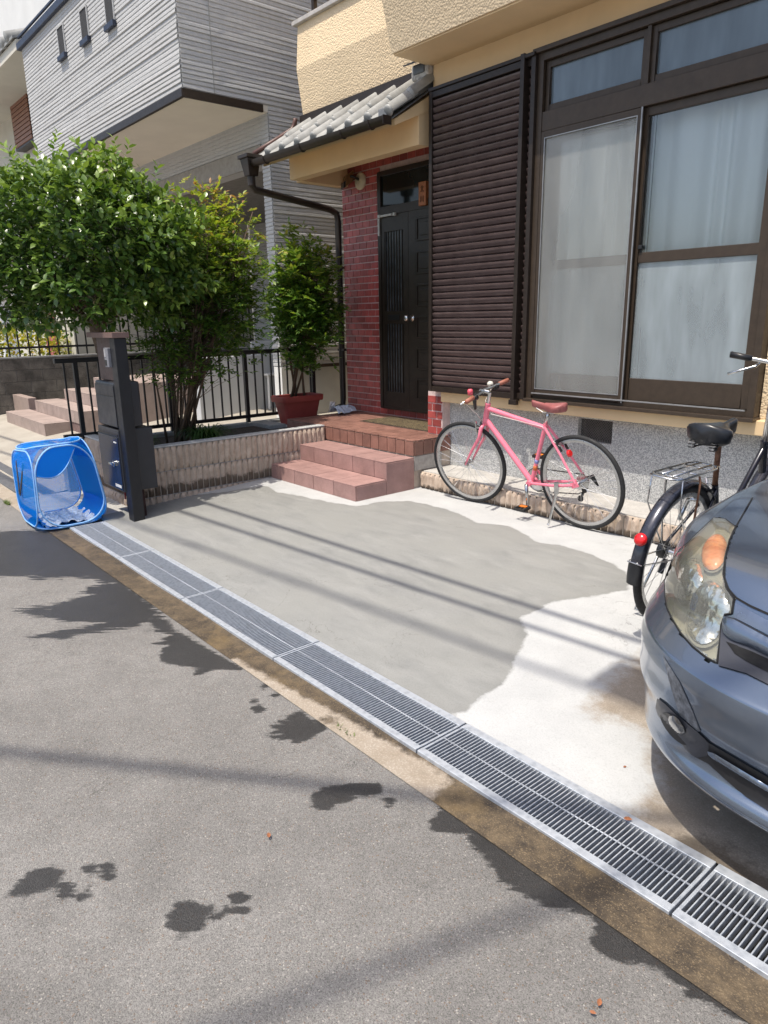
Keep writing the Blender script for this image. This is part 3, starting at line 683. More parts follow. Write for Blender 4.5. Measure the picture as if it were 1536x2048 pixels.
q = MB(); q.grid(gut, 10, 10); q.grid(lambda u, v: (-6.72 + 2.06*u, GY - .039*math.cos(math.pi*v), 2.985 - .054*math.sin(math.pi*v)), 10, 10)
q.box(-4.664, -4.658, GY-.043, GY+.043, 2.927, 2.99); q.build('trough', M_brown, gt, smooth=True, angle=40)
for x in (-6.45, -5.83, -5.22, -4.85): MB().tube([(x, GY+.047, 2.99)] + [(x, GY - .045*math.cos(math.pi*v/8), 2.985-.062*math.sin(math.pi*v/8)) for v in range(8, -1, -1)], .006, 6).build('bracket', M_brown, gt)
q = MB(); q.hexa([(-6.80,GY-.05,2.85),(-6.70,GY-.05,2.85),(-6.70,GY+.05,2.85),(-6.80,GY+.05,2.85),(-6.83,GY-.075,3.01),(-6.68,GY-.075,3.01),(-6.68,GY+.075,3.01),(-6.83,GY+.075,3.01)]); q.box(-6.85,-6.66,GY-.09,GY+.09,3.01,3.045); q.tube([(-6.75,GY,2.86),(-6.75,GY,2.76)], .04, 12)
q.build('hopper', M_brown, gt, bevel=.006)
q = MB(); q.tube([(-6.75,GY,2.78),(-6.75,GY+.03,2.73),(-6.76,5.02,2.62),(-6.745,5.10,2.58),(-6.74,5.11,2.50),(-6.74,5.11,.55),(-6.74,5.10,.47),(-6.76,5.02,.44)], .036, 12); q.build('downpipe', M_brown, gt, smooth=True, angle=60)
for z in (1.1, 2.0): MB().box(-6.79,-6.668,5.085,5.135,z,z+.025).build('bracket', M_brown, gt)
MB().tube([(-6.74,4.08,3.06),(-6.73,4.38,3.24),(-6.72,4.54,3.34),(-6.71,4.57,3.40),(-6.69,4.57,3.44)], .022, 10).build('overflow_pipe', pm('reddish_pipe',(.10,.045,.035),.45), gt, smooth=True)

# ------------------------------------------------------------------ bay and balcony above
b = MB()
def cant(x0, x1, prof, ins=0.0):
    n = len(prof); V = [(x0, y, z) for y, z in prof] + [(x1, y, z) for y, z in prof]
    b.add(V, [(i, i+1, n+i+1, n+i) for i in range(n-1)] + [tuple(range(n-1, -1, -1)), tuple(range(n, 2*n)), (0, n, 2*n-1, n-1)])
cant(-6.68, -4.72, [(6.5, 3.46), (4.66, 3.455), (4.60, 3.88), (4.635, 4.275), (6.5, 4.275)])
b.build('bay_wall', M_stucco, hs)
b = MB(); cant(-4.70, HX1+.1, [(5.2, SO+.004), (4.135, SO), (4.02, 3.86), (3.95, 4.6), (5.2, 4.6)]); b.build('balcony_wall', M_stucco, hs)
MB().box(-6.73, -4.6, 4.595, 4.80, 4.277, 4.315).build('balcony_coping', pm('grey_coping', (.42,.40,.38), .8), hs, bevel=.005)
q = MB(); 
for x in (-6.45, -5.6, -4.8): q.bar((x,4.68,4.315),(x,4.68,4.9), .04,.04)
q.bar((-6.45,4.68,4.45),(-4.7,4.68,4.45), .03,.03); q.bar((-6.45,4.68,4.88),(-4.7,4.68,4.88), .05,.04); q.build('balcony_rail', M_brown, hs)
for k in range(13): MB().box(-6.38+k*.13, -6.362+k*.13, 4.67, 4.69, 4.465, 4.86).build('rail_bar', M_brown, hs)
MB().box(-6.68, HX1, 5.5, 9.0, 4.3, 6.4).build('upper_wall', M_stucco, hs)

# ------------------------------------------------------------------ shutter box with its slats
sh = MB(); SX_0, SX_1 = -4.59, -3.535; SHY = 4.43; sz0, sz1 = .828, 3.20
sh.box(SX_0, SX_0+.034, SHY, FY-.002, sz0, sz1); sh.box(-3.652, -3.617, SHY-.012, FY-.002, sz0-.02, sz1+.03); sh.box(-3.572, SX_1, SHY+.01, FY-.002, sz0, sz1)
sh.box(SX_0+.034, -3.652, SHY+.004, FY-.002, sz1-.05, sz1-.004); sh.box(SX_0+.034, -3.652, SHY+.004, FY-.002, sz0, sz0+.045); sh.box(-3.617, -3.572, SHY+.03, FY-.002, sz1-.05, sz1-.004); sh.box(-3.617,-3.572, SHY+.03, FY-.002, sz0, sz0+.045)
sh.box(SX_0-.004, SX_1, SHY-.008, FY-.002, sz1-.002, sz1+.022)
sbx = sh.build('shutter_box', M_brown, hs, bevel=.003)
NS = 43; pit = (sz1-.05-sz0-.045)/NS
def slat_mesh(w_):
    n = 9; b = MB(); pr_ = []
    for i in range(n):
        u = i/(n-1); pr_.append((.020 - .022*math.sin(u*math.pi*.62), pit*(u*.98)))
    pr_ = [(.026, 0.0), (.010, .002)] + [( .008 - .012*math.sin(math.pi*.5*i/5), .004 + pit*.62*i/5) for i in range(6)] + [(.004, pit*.74), (.020, pit*.86), (.026, pit*.99)]
    b.add([(x, y, z) for x in (0, w_) for y, z in pr_], [(i, i+1, len(pr_)+i+1, len(pr_)+i) for i in range(len(pr_)-1)])
    return b.mesh('slat', M_shut, smooth=True, angle=45)
sm = slat_mesh(.904); sm2 = slat_mesh(.045)
for k in range(NS):
    z = sz0 + .045 + k*pit
    o = link('slat', sm, None, loc=(SX_0+.034, SHY+.018, z)); o.parent = sbx
    o = link('slat', sm2, None, loc=(-3.617, SHY+.055, z)); o.parent = sbx
kid('latch', MB().box(-3.665,-3.59,SHY-.015,SHY+.02,sz0-.045,sz0-.005), M_brown, sbx, bevel=.004)

# ------------------------------------------------------------------ big window
WX0, WX1, WMX = -3.535, -1.812, -2.70
wf = MB(); wy = 4.47
wf.box(WX0, WX0+.045, wy, 4.66, WB+.01, WTOP); wf.box(WX1-.045, WX1, wy, 4.66, WB+.01, WTOP); wf.box(WX0+.045, WX1-.045, wy, 4.66, WTOP-.05, WTOP)
wf.box(WX0+.045, WX1-.045, wy+.02, 4.66, WB+.01, WB+.05); wf.box(WX0-.01, WX1+.01, wy-.03, 4.60, WB-.012, WB+.012); wf.box(WX0+.045, WX1-.045, wy+.005, 4.66, 2.715, 2.84)
wf.box(WX0-.03, WX1+.03, wy-.028, 4.56, WTOP, WTOP+.03)
win = wf.build('window', M_brown2, hs, bevel=.003)
def sash(x0, x1, z0, z1, y0, y1, w_=.042, bot=.055, top=.045, m=M_brown2, name='sash'):
    q = MB(); q.box(x0, x0+w_, y0, y1, z0, z1); q.box(x1-w_, x1, y0, y1, z0, z1); q.box(x0+w_, x1-w_, y0, y1, z1-top, z1); q.box(x0+w_, x1-w_, y0, y1, z0, z0+bot)
    return kid(name, q, m, win, bevel=.003)
# glass: a thin pane that reflects by angle and lets the curtain show
def pane_mat(name, tint, frost, col=(.62, .68, .70), rough=.03):
    t = NT(name); t.n.remove(t.p)
    tr = t.N('ShaderNodeBsdfTransparent'); tr.inputs[0].default_value = (*tint, 1); gl = t.N('ShaderNodeBsdfGlossy'); gl.inputs['Roughness'].default_value = rough; gl.inputs[0].default_value = (1,1,1,1)
    body = tr.outputs[0]
    if frost:
        df = t.N('ShaderNodeBsdfDiffuse'); t.set(df.inputs[0], t.mix(t.rng(t.noise(1.0, 3, .5, t.pos(scale=(7, 1, 1.6))), .32, .68), (*sc(col, .62), 1), (*col, 1)))
        mx = t.N('ShaderNodeMixShader'); mx.inputs[0].default_value = frost; t.l.new(tr.outputs[0], mx.inputs[1]); t.l.new(df.outputs[0], mx.inputs[2]); body = mx.outputs[0]
    fr_ = t.N('ShaderNodeFresnel'); fr_.inputs['IOR'].default_value = 1.5
    ff = t.math('MULTIPLY', fr_.outputs[0], 1.3, clamp=True)
    mx2 = t.N('ShaderNodeMixShader'); t.l.new(ff, mx2.inputs[0]); t.l.new(body, mx2.inputs[1]); t.l.new(gl.outputs[0], mx2.inputs[2]); t.l.new(mx2.outputs[0], t.out.inputs[0])
    return t.m
M_clear = pane_mat('clear_glass', (.93, .95, .95), 0); M_frost = pane_mat('frosted_glass', (.92, .95, .95), .42, (.62, .70, .73), rough=.22); M_screen = pane_mat('insect_screen', (.95, .95, .94), .15, (.85, .84, .76), .6)
M_frost2 = pane_mat('transom_frosted_glass', (.8, .85, .88), .75, (.17, .22, .26), .18)
# transom lights
for x0, x1 in ((WX0+.05, WMX-.012), (WMX+.012, WX1-.05)):
    sash(x0, x1, 2.845, WTOP-.055, 4.50, 4.545, .035, .04, .04)
    kid('glass_pane', MB().box(x0+.035, x1-.035, 4.520, 4.525, 2.885, WTOP-.095), M_frost2, win)
kid('mullion', MB().box(WMX-.012, WMX+.012, wy+.01, 4.56, 2.842, WTOP-.05), M_brown2, win)
# sliding sashes
zl, zh, zmid = WB+.055, 2.712, 1.82
sash(WMX-.03, WX1-.05, zl, zh, 4.505, 4.54, .05, .15, .05)
kid('sash_rail', MB().box(WMX+.02, WX1-.10, 4.506, 4.539, zmid-.035, zmid+.03), M_brown2, win, bevel=.003)
kid('glass_pane', MB().box(WMX+.02, WX1-.10, 4.520, 4.526, zmid+.03, zh-.05), M_clear, win)
kid('glass_pane', MB().box(WMX+.02, WX1-.10, 4.520, 4.526, zl+.15, zmid-.035), M_frost, win)
sash(WX0+.05, WMX+.02, zl, zh, 4.55, 4.585, .05, .15, .05)
kid('sash_rail', MB().box(WX0+.10, WMX-.03, 4.551, 4.584, zmid-.035, zmid+.03), M_brown2, win, bevel=.003)
kid('glass_pane', MB().box(WX0+.10, WMX-.03, 4.565, 4.571, zmid+.03, zh-.05), M_clear, win)
kid('glass_pane', MB().box(WX0+.10, WMX-.03, 4.565, 4.571, zl+.15, zmid-.035), M_frost, win)
sash(WX0+.047, WMX-.004, zl-.02, zh, 4.472, 4.495, .03, .05, .04, name='screen_frame')
kid('insect_screen', MB().box(WX0+.077, WMX-.034, 4.482, 4.484, zl+.03, zh-.04), M_screen, win)
q = MB(); 
for (a, c) in ((WX0+.077, WX0+.083), (WMX-.040, WMX-.034)): q.box(a, c, 4.469, 4.474, zl+.03, zh-.04)
q.box(WX0+.083, WMX-.040, 4.469, 4.474, zh-.046, zh-.04); q.box(WX0+.083, WMX-.040, 4.469, 4.474, zl+.03, zl+.036); q.box(WMX-.006, WMX+.002, 4.462, 4.470, zl-.02, zh); q.box(WX0+.06, WX1-.05, 4.455, 4.468, WB+.05, WB+.058)
kid('aluminium_bead', q, pm('bare_aluminium', (.33,.33,.33), .45, .6), win)
kid('sash_latch', MB().box(WMX+.02, WMX+.05, 4.49, 4.506, zmid+.05, zmid+.075), M_black, win, bevel=.004)
# curtains and the dim room behind
t = NT('white_curtain'); t.n.remove(t.p); df = t.N('ShaderNodeBsdfDiffuse'); df.inputs[0].default_value = (.90, .92, .92, 1); tl = t.N('ShaderNodeBsdfTranslucent'); tl.inputs[0].default_value = (.5, .52, .53, 1)
ax = t.N('ShaderNodeAddShader'); mx = t.N('ShaderNodeMixShader'); mx.inputs[0].default_value = .08; t.l.new(df.outputs[0], mx.inputs[1]); t.l.new(tl.outputs[0], mx.inputs[2]); t.l.new(mx.outputs[0], t.out.inputs[0]); M_curt = t.m
for (x0, x1, sd) in ((WX0+.06, WMX-.02, 3), (WMX-.01, WX1-.06, 9)):
    r_ = random.Random(sd); ph = [r_.uniform(0, 6) for _ in range(4)]
    def fold(u, v):
        a = u*(x1-x0)
        d = .026*math.sin(a*38+ph[0]+2.6*math.sin(a*7+ph[1])+1.2*math.sin(a*17+ph[3])) + .020*math.sin(a*17+ph[2]) + .004*math.sin(v*3+a*6)
        return (x0 + a, 4.665 + d*(1.1-.5*v), WB+.08 + v*(WTOP-WB-.12))
    kid('curtain', MB().grid(fold, 120, 8), M_curt, win, smooth=True)
q = MB(); q.box(WX0-.05, WX1+.05, 5.4, 5.45, .6, 3.4); q.box(WX0-.08, WX0-.05, 4.66, 5.45, .6, 3.4); q.box(WX1+.002, WX1+.03, 4.66, 5.45, .6, 3.4); q.box(WX0-.08, WX1+.03, 4.66, 5.45, 3.196, 3.208); q.box(WX0-.08, WX1+.03, 4.66, 5.45, .74, .76)
kid('room_lining', q, pm('dim_room', (.25,.23,.2), .9), win)
# door mat and litter on the landing
mt = thing('door_mat', 'worn patterned doormat on the landing in front of the door', 'doormat', (-5.2, 4.8, ZL))
t = NT('patterned_mat'); pc = t.voro(26, out='Distance'); mc = t.mix(t.rng(t.math('SINE', t.math('MULTIPLY', t.noise(15, 2, .5, dist=1.5), 38)), -.2, .5), (.035, .024, .015), (.17, .13, .065))
M_mat = t.done(mc, .95, 0, t.bump(t.noise(150, 3), .7, .005)); 
MB().box(-5.75, -4.75, 4.60, 5.02, ZL, ZL+.012).build('pile', M_mat, mt, bevel=.004)
MB().box(-5.77, -4.73, 4.58, 5.04, ZL, ZL+.006).build('edging', M_soil, mt)
# ------------------------------------------------------------------ black railing behind the planter
fe = thing('black_railing', 'black metal railing with vertical bars along the back of the planter', 'railing', (-6.95, 3.4, .37))
FX = -6.925; FT = 1.150; FB = .455
def railing(ya, yb, posts):
    MB().box(FX-.028, FX+.028, ya, yb, FT-.045, FT).build('top_rail', M_black, fe, bevel=.006)
    MB().box(FX-.018, FX+.018, ya, yb, FB-.035, FB).build('bottom_rail', M_black, fe, bevel=.004)
    for y in posts: MB().box(FX-.02, FX+.02, y-.02, y+.02, .36, FT-.045).build('post', M_black, fe, bevel=.003)
barf = MB().box(-.008, .008, -.008, .008, 0, FT-FB-.047).mesh('bar', M_black, bevel=.002)
railing(1.98, 4.86, (2.16, 3.05, 3.93, 4.82))
y = 2.06
while y < 4.82:
    if min(abs(y-p) for p in (2.16, 3.05, 3.93, 4.82)) > .035: link('bar', barf, fe, loc=(FX, y, FB+.001))
    y += .1045

# ------------------------------------------------------------------ leaves
def leaf_mat(name, cols, rough=.38, spec=.5, trans=.28):
    t = NT(name); ri = t.N('ShaderNodeNewGeometry').outputs['Random Per Island']; oi = t.N('ShaderNodeObjectInfo').outputs['Random']
    a = t.attr('tone')
    f = t.math('FRACT', t.math('ADD', t.math('ADD', ri, oi), 0))
    r = t.N('ShaderNodeValToRGB'); e = r.color_ramp.elements
    for i, (p, c) in enumerate(cols):
        el = e[i] if i < 2 else e.new(p); el.position = p; el.color = (*c, 1)
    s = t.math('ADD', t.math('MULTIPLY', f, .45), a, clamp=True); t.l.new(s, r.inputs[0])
    c = r.outputs[0]
    tl = t.N('ShaderNodeBsdfTranslucent'); t.l.new(t.mix(1.0, c, (1.5, 1.6, .7), 'MULTIPLY'), tl.inputs[0])
    t.done(c, rough, 0, None, spec)
    mx = t.N('ShaderNodeMixShader'); mx.inputs[0].default_value = trans; t.l.new(t.p.outputs[0], mx.inputs[1]); t.l.new(tl.outputs[0], mx.inputs[2]); t.l.new(mx.outputs[0], t.out.inputs[0])
    return t.m
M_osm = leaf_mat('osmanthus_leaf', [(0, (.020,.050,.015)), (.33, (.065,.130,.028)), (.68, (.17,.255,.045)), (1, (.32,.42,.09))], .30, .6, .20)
M_nan = leaf_mat('nandina_leaf', [(0, (.032,.08,.018)), (.35, (.085,.165,.028)), (.65, (.20,.28,.04)), (.93, (.36,.38,.06)), (1, (.36,.20,.09))], .45, .4, .35)
M_pot_nan = leaf_mat('potted_nandina_leaf', [(0, (.035,.085,.02)), (.45, (.09,.18,.03)), (.8, (.20,.29,.04)), (1, (.32,.30,.07))], .42, .45, .32)
M_bark = pm('grey_brown_bark', (.135, .095, .065), .9, n=(18, .4), b=(30, 1.0, .012))
M_twig = pm('brown_twig', (.10, .065, .04), .85, n=(30, .3))
# leaf template: pointed, folded along the midrib, curved; length 1 along x
LT = np.array([(0,0,0),(.25,.15,.035),(.25,0,0),(.25,-.15,.035),(.6,.17,.03),(.6,0,-.015),(.6,-.17,.03),(1,0,-.10)])
LTF = [(0,2,1),(0,3,2),(1,2,5,4),(2,3,6,5),(4,5,7),(5,6,7)]
def frames(d, roll):
    """rotation matrices with x along d, rolled"""
    d = d/np.linalg.norm(d, axis=1, keepdims=True)
    up = np.tile([0,0,1.0], (len(d),1)); s = np.cross(up, d); s /= np.maximum(np.linalg.norm(s, axis=1, keepdims=True), 1e-6); n = np.cross(d, s)
    c, si = np.cos(roll)[:,None], np.sin(roll)[:,None]
    return np.stack([d, s*c + n*si, n*c - s*si], 2)          # columns
def leaves_mesh(name, P, D, roll, L, tone, m, wid=1.0):
    Rm = frames(D, roll); T = LT*np.array([1, wid, 1]); n = len(P); k = len(T)
    V = np.einsum('nij,kj->nki', Rm, T) * L[:,None,None] + P[:,None,:]
    F = [tuple(i*k + a for a in f) for i in range(n) for f in LTF]
    me = bpy.data.meshes.new(name); me.from_pydata(V.reshape(-1,3).tolist(), [], F); me.shade_smooth()
    a = me.attributes.new('tone', 'FLOAT', 'POINT'); a.data.foreach_set('value', np.repeat(tone, k).astype(np.float32)); me.materials.append(m)
    return me
def leaf_shapes(m):                                           # a few single leaves for pieces of their own
    r = []
    for tone in (.0, .15, .3, .5):
        r.append(leaves_mesh('leaf', np.zeros((1,3)), np.array([[1.0,0,0]]), np.zeros(1), np.ones(1), np.array([tone]), m, 1.45))
    return r
def unit(n): v = nrng.normal(size=(n,3)); return v/np.linalg.norm(v, axis=1, keepdims=True)
def pick_leaves(P, n=300):                                    # the leaves that show largest: nearest the camera on the outside
    return np.argsort(np.linalg.norm(P - CAMP, axis=1))[:n]

# ------------------------------------------------------------------ osmanthus tree
tr = thing('osmanthus_tree', 'rounded evergreen tree with glossy dark leaves behind the mailbox post', 'tree', (-6.4, 2.45, .33))
C0 = np.array([-6.40, 2.24, 1.97]); RAD = np.array([.80, .84, .71])
q = MB(); q.tube([(-6.42,2.50,.30),(-6.42,2.46,.55),(-6.40,2.38,.85),(-6.37,2.26,1.15),(-6.36,2.20,1.40),(-6.37,2.24,1.65)], [.085,.075,.068,.064,.058,.045], 12)
q.build('trunk', M_bark, tr, smooth=True)
q = MB()
tips = []
for k in range(34):
    d = unit(1)[0]; d[2] = abs(d[2])*1.1 - .25; d /= np.linalg.norm(d)
    s = np.array([-6.37, 2.22, 1.35 + .35*rng.random()]); e = C0 + d*RAD*rng.uniform(.55, .92)
    mid = s*.5 + e*.5 + np.array([rng.uniform(-.08,.08), rng.uniform(-.08,.08), -.06]); q.tube([s, mid, e], [.020, .012, .004], 5)
q.build('branch', M_twig, tr, smooth=True, kind='stuff')
# leaf whorls on an uneven shell and inside the crown
def lumpy(d):
    return 1 + .10*np.sin(d[:,0]*5+1.3)*np.sin(d[:,1]*6+.4) + .08*np.sin(d[:,2]*9+d[:,0]*7) + .05*np.sin(d[:,1]*15+d[:,2]*11)
nw = 3800
d = unit(nw); keep = d[:,2] > -.80; d = d[keep]; rad = np.where(nrng.random(len(d)) < .72, nrng.uniform(.86, 1.04, len(d)), nrng.uniform(.45, .86, len(d)))
RR = np.where(d[:,2:3] < 0, RAD*np.array([1,1,.92]), RAD*np.array([1,1,1.0]))
W = C0 + d*RR*(rad*lumpy(d))[:,None]
shoot = nrng.random(len(W)) < .07                                # long shoots above the outline
W[shoot & (d[:,2] > .2)] += np.array([0,0,.09])
P, D, L, T = [], [], [], []
for i in range(len(W)):
    nl = 6 if not shoot[i] else 9
    ax = d[i]*.8 + np.array([0,0,.55]) + nrng.normal(size=3)*.35; ax /= np.linalg.norm(ax)
    a = np.cross(ax, [.3,.5,.8]); a /= np.linalg.norm(a); b_ = np.cross(ax, a)
    for k in range(nl):
        th = k*2.4 + nrng.random(); h = (k/nl)*(.075 if not shoot[i] else .16)
        P.append(W[i] + ax*h); D.append((a*math.cos(th) + b_*math.sin(th))*(1-.4*k/nl) + ax*(.25+.55*k/nl) + np.array([0,0,-.25 if d[i][2] < .2 else 0]))
        L.append(nrng.uniform(.042, .085)); T.append(np.clip((rad[i]-.6)*.35 + (.16*k/nl) + .14*max(0, d[i][2]) + nrng.normal()*.07 + (.12 if shoot[i] else 0), 0, .7))  # crown shade and top light put into tone: inner darker, upper lighter
P, D, L, T = map(np.array, (P, D, L, T)); roll = nrng.uniform(-.7, .7, len(P))
big = pick_leaves(P); mask = np.ones(len(P), bool); mask[big] = False
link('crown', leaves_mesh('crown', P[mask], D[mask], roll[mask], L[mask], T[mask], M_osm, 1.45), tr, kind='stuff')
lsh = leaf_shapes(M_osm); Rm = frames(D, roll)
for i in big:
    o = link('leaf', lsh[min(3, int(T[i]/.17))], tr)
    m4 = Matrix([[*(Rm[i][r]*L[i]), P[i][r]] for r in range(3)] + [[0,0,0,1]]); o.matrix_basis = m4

# ------------------------------------------------------------------ nandinas
def nandina(name, label, base, canes, centre, rad, nl, m, tonefn, lsize=(.030,.058), zlow=.5, group=None):
    t_ = thing(name, label, 'shrub', base, group)
    q = MB(); ends = []
    for (bx, by, tx, ty, tz) in canes:
        s = np.array([bx, by, base[2]]); e = np.array([tx, ty, tz]); m1 = s*.6+e*.4 + np.array([rng.uniform(-.03,.03), rng.uniform(-.03,.03), .05])
        cb = MB(); cb.tube([s, m1, e], [.013, .010, .004], 6); cb.build('stem', M_twig, t_, smooth=True); ends.append((s, m1, e))
    c = np.array(centre); rad = np.array(rad); P, D, L, T = [], [], [], []; tw = MB()
    while len(P) < nl:
        v = unit(1)[0]*nrng.random()**.45
        W = c + v*rad*(1+.18*math.sin(v[0]*7+v[2]*9))
        # nearest cane point carries the compound leaf
        s, m1, e = ends[nrng.integers(len(ends))]; u = np.clip((W[2]-s[2])/(e[2]-s[2]) - .12, 0, 1); root = m1*(1-abs(u*2-1)) + (s if u < .5 else e)*abs(u*2-1)
        dr_ = W - root; ln = np.linalg.norm(dr_); dr_ = dr_/max(ln, 1e-6)
        if nrng.random() < .25: tw.tube([root, root*.5+W*.5+np.array([0,0,.03]), W], [.003,.002,.0012], 4)
        tone = tonefn(W, v)
        k = nrng.integers(7, 12); fr_ = frames(dr_[None]*.6 + nrng.normal(size=(1,3))*.4, nrng.uniform(-.5,.5,1))[0]
        for j in range(k):
            x = (j//2)*.026; sg = 1 if j % 2 else -1
            p = W + fr_[:,0]*x + np.array([0,0,-.35*x]); dd = fr_[:,0]*.6 + fr_[:,1]*sg*.8 + fr_[:,2]*.1 + np.array([0,0,-.22]) if j < k-1 else fr_[:,0]
            P.append(p); D.append(dd + nrng.normal(size=3)*.12); L.append(nrng.uniform(*lsize)); T.append(np.clip(tone + nrng.normal()*.08, 0, .75))
    P, D, L, T = map(np.array, (P, D, L, T))
    link('foliage', leaves_mesh('foliage', P, D, nrng.uniform(-.6,.6,len(P)), L, T, m, 1.15), t_, kind='stuff')
    tw.build('twig', M_twig, t_, kind='stuff')
    return t_
nb_ = (-6.42, 2.98, .33)
cn = [(-6.42+rng.uniform(-.1,.1), 2.92+rng.uniform(-.1,.1), -6.35+rng.uniform(-.25,.3), 3.2+rng.uniform(-.4,.45), rng.uniform(1.7,2.45)) for _ in range(11)]
nandina('nandina_bush', 'tall feathery nandina bush with yellow green tips next to the glossy tree', nb_, cn, (-6.38, 3.32, 1.78), (.44, .50, .82), 15000, M_nan,
        lambda W, v: .06 + .50*max(0, (W[2]-1.45)/1.0) + .10*max(0, W[1]-3.3) + .05*nrng.normal(), (.036,.068))
nandina('nandina_bush', 'low dark nandina growth under the glossy tree, above the grassy clump', (-6.35, 2.85, .33), [(-6.38+rng.uniform(-.1,.1), 2.85+rng.uniform(-.1,.1), -6.3+rng.uniform(-.2,.2), 2.9+rng.uniform(-.3,.35), rng.uniform(1.0,1.5)) for _ in range(7)], (-6.32, 2.88, 1.22), (.34, .38, .42), 2600, M_nan,
        lambda W, v: .02 + .10*nrng.random(), (.034,.06))
pt = thing('flower_pot', 'rectangular red plastic plant pot next to the landing', 'plant pot', (-6.68, 4.42, .345))
def rrect(cx, cy, a, b_, z, r=.03, n=4):
    o = []
    for sx, sy, t0 in ((1,1,0),(-1,1,90),(-1,-1,180),(1,-1,270)):
        for k in range(n+1): th = R(t0+90*k/n); o.append((cx+sx*(a-r)+r*math.cos(th), cy+sy*(b_-r)+r*math.sin(th), z))
    return o
def loft(rings, cap0=True, cap1=False):
    n = len(rings[0]); b = MB(); b.add([p for g in rings for p in g], [(i*n+k, i*n+(k+1) % n, (i+1)*n+(k+1) % n, (i+1)*n+k) for i in range(len(rings)-1) for k in range(n)] + ([tuple(range(n-1,-1,-1))] if cap0 else []) + ([tuple(range((len(rings)-1)*n, len(rings)*n))] if cap1 else []))
    return b
pcx, pcy = -6.675, 4.42
M_pot = pm('red_plastic', (.30, .055, .045), .5, n=(6, .15))
loft([rrect(pcx,pcy,.085,.19,.346), rrect(pcx,pcy,.115,.235,.575), rrect(pcx,pcy,.117,.238,.585), rrect(pcx,pcy,.14,.262,.587), rrect(pcx,pcy,.143,.265,.60), rrect(pcx,pcy,.145,.268,.645), rrect(pcx,pcy,.138,.26,.652), rrect(pcx,pcy,.122,.245,.648), rrect(pcx,pcy,.118,.24,.60)]).build('body', M_pot, pt, smooth=True, angle=35)
loft([rrect(pcx,pcy,.119,.241,.59), rrect(pcx,pcy,.119,.241,.612)], True, True).build('soil', M_soil, pt)
cn = [(pcx+rng.uniform(-.05,.05), pcy+rng.uniform(-.10,.10), pcx+rng.uniform(-.15,.25), pcy+.05+rng.uniform(-.25,.3), rng.uniform(1.5,2.1)) for _ in range(6)]
nandina('nandina_plant', 'bushy green nandina growing in the red plant pot', (pcx, pcy, .60), cn, (-6.58, 4.50, 1.62), (.30, .40, .72), 11000, M_pot_nan, lambda W, v: .18 + .30*max(0, (W[2]-1.3)/.8) + .05*nrng.normal(), (.042,.082))
# strap-leaved clumps in the planter
M_grass = leaf_mat('liriope_blade', [(0, (.02,.05,.015)), (.5, (.05,.11,.025)), (1, (.16,.20,.06))], .45, .4, .25)
def clump(x, y, label, n=160, h=.30):
    b = MB(); r_ = random.Random(int(x*100+y*77))
    for k in range(n):
        a = r_.uniform(0, 6.28); l = h*r_.uniform(.6, 1.15); o = (x+r_.uniform(-.08,.08), y+r_.uniform(-.08,.08), .33); w_ = .006
        pts = [(o[0]+math.cos(a)*l*s*.75, o[1]+math.sin(a)*l*s*.75, o[2]+l*(1.5*s-1.25*s*s)) for s in (0,.3,.6,.85,1)]
        px, py = -math.sin(a)*w_, math.cos(a)*w_
        V = []; 
        for i, p in enumerate(pts): f_ = (1-(i/4)**2*.9); V += [(p[0]+px*f_, p[1]+py*f_, p[2]), (p[0]-px*f_, p[1]-py*f_, p[2])]
        b.add(V, [(2*i, 2*i+1, 2*i+3, 2*i+2) for i in range(4)])
    o = b.build('grass_clump', M_grass, smooth=True, label=label, cat='plant')
    a = o.data.attributes.new('tone', 'FLOAT', 'POINT'); a.data.foreach_set('value', [r_.uniform(0,.5) for _ in o.data.vertices])
clump(-6.20, 3.05, 'clump of arching strap leaves in the planter under the nandina', 220, .34)
clump(-6.25, 2.42, 'small clump of strap leaves in the planter behind the mailbox', 150, .26)

# ------------------------------------------------------------------ mailbox post
mb = thing('mailbox_post', 'dark grey entrance post with mailbox, parcel box and intercom', 'mailbox', (-5.45, 2.0, -.07))
M_post = pm('dark_grey_metal', (.020, .020, .023), .42, .3, n=(12, .12)); M_mbox = pm('charcoal_box', (.036, .037, .043), .38, .2, n=(10, .10), spec=.5)
M_panel = pm('brown_panel', (.085, .050, .045), .5, n=(20, .15)); M_capb = pm('brown_cap', (.17, .105, .09), .5, n=(20, .12))
PX0, PX1 = -5.50, -5.395
MB().box(PX0, PX1, 1.985, 2.075, -.09, 1.346).build('post', M_post, mb, bevel=.004)
MB().box(-5.925, -5.375, 1.965, 2.095, 1.347, 1.386).build('cap', M_capb, mb, bevel=.003)
MB().box(-5.905, -5.56, 2.03, 2.055, 1.02, 1.346).build('back_board', M_panel, mb, bevel=.003)
ub = MB(); ub.box(-5.925, -5.505, 1.985, 2.185, .66, 1.015); u_o = ub.build('mailbox', M_mbox, mb, bevel=.022, seg=4, smooth=True, angle=40)
q = MB(); q.box(-5.915, -5.515, 1.979, 1.987, .912, .990); q.box(-5.915, -5.515, 1.979, 1.987, .672, .900); kid('door_panel', q, M_mbox, u_o, bevel=.003)
kid('slot', MB().box(-5.915, -5.515, 1.982, 1.990, .899, .913), M_black, u_o)
lb = MB(); lb.box(-5.945, -5.50, 1.975, 2.25, .155, .65); l_o = lb.build('parcel_box', M_mbox, mb, bevel=.006)
kid('door_panel', MB().box(-5.935, -5.512, 1.966, 1.977, .168, .592), pm('blue_grey_door', (.030,.036,.055), .16, .4, n=(4,.3)), l_o, bevel=.003)
kid('slot', MB().box(-5.935, -5.512, 1.970, 1.977, .600, .615), M_black, l_o)
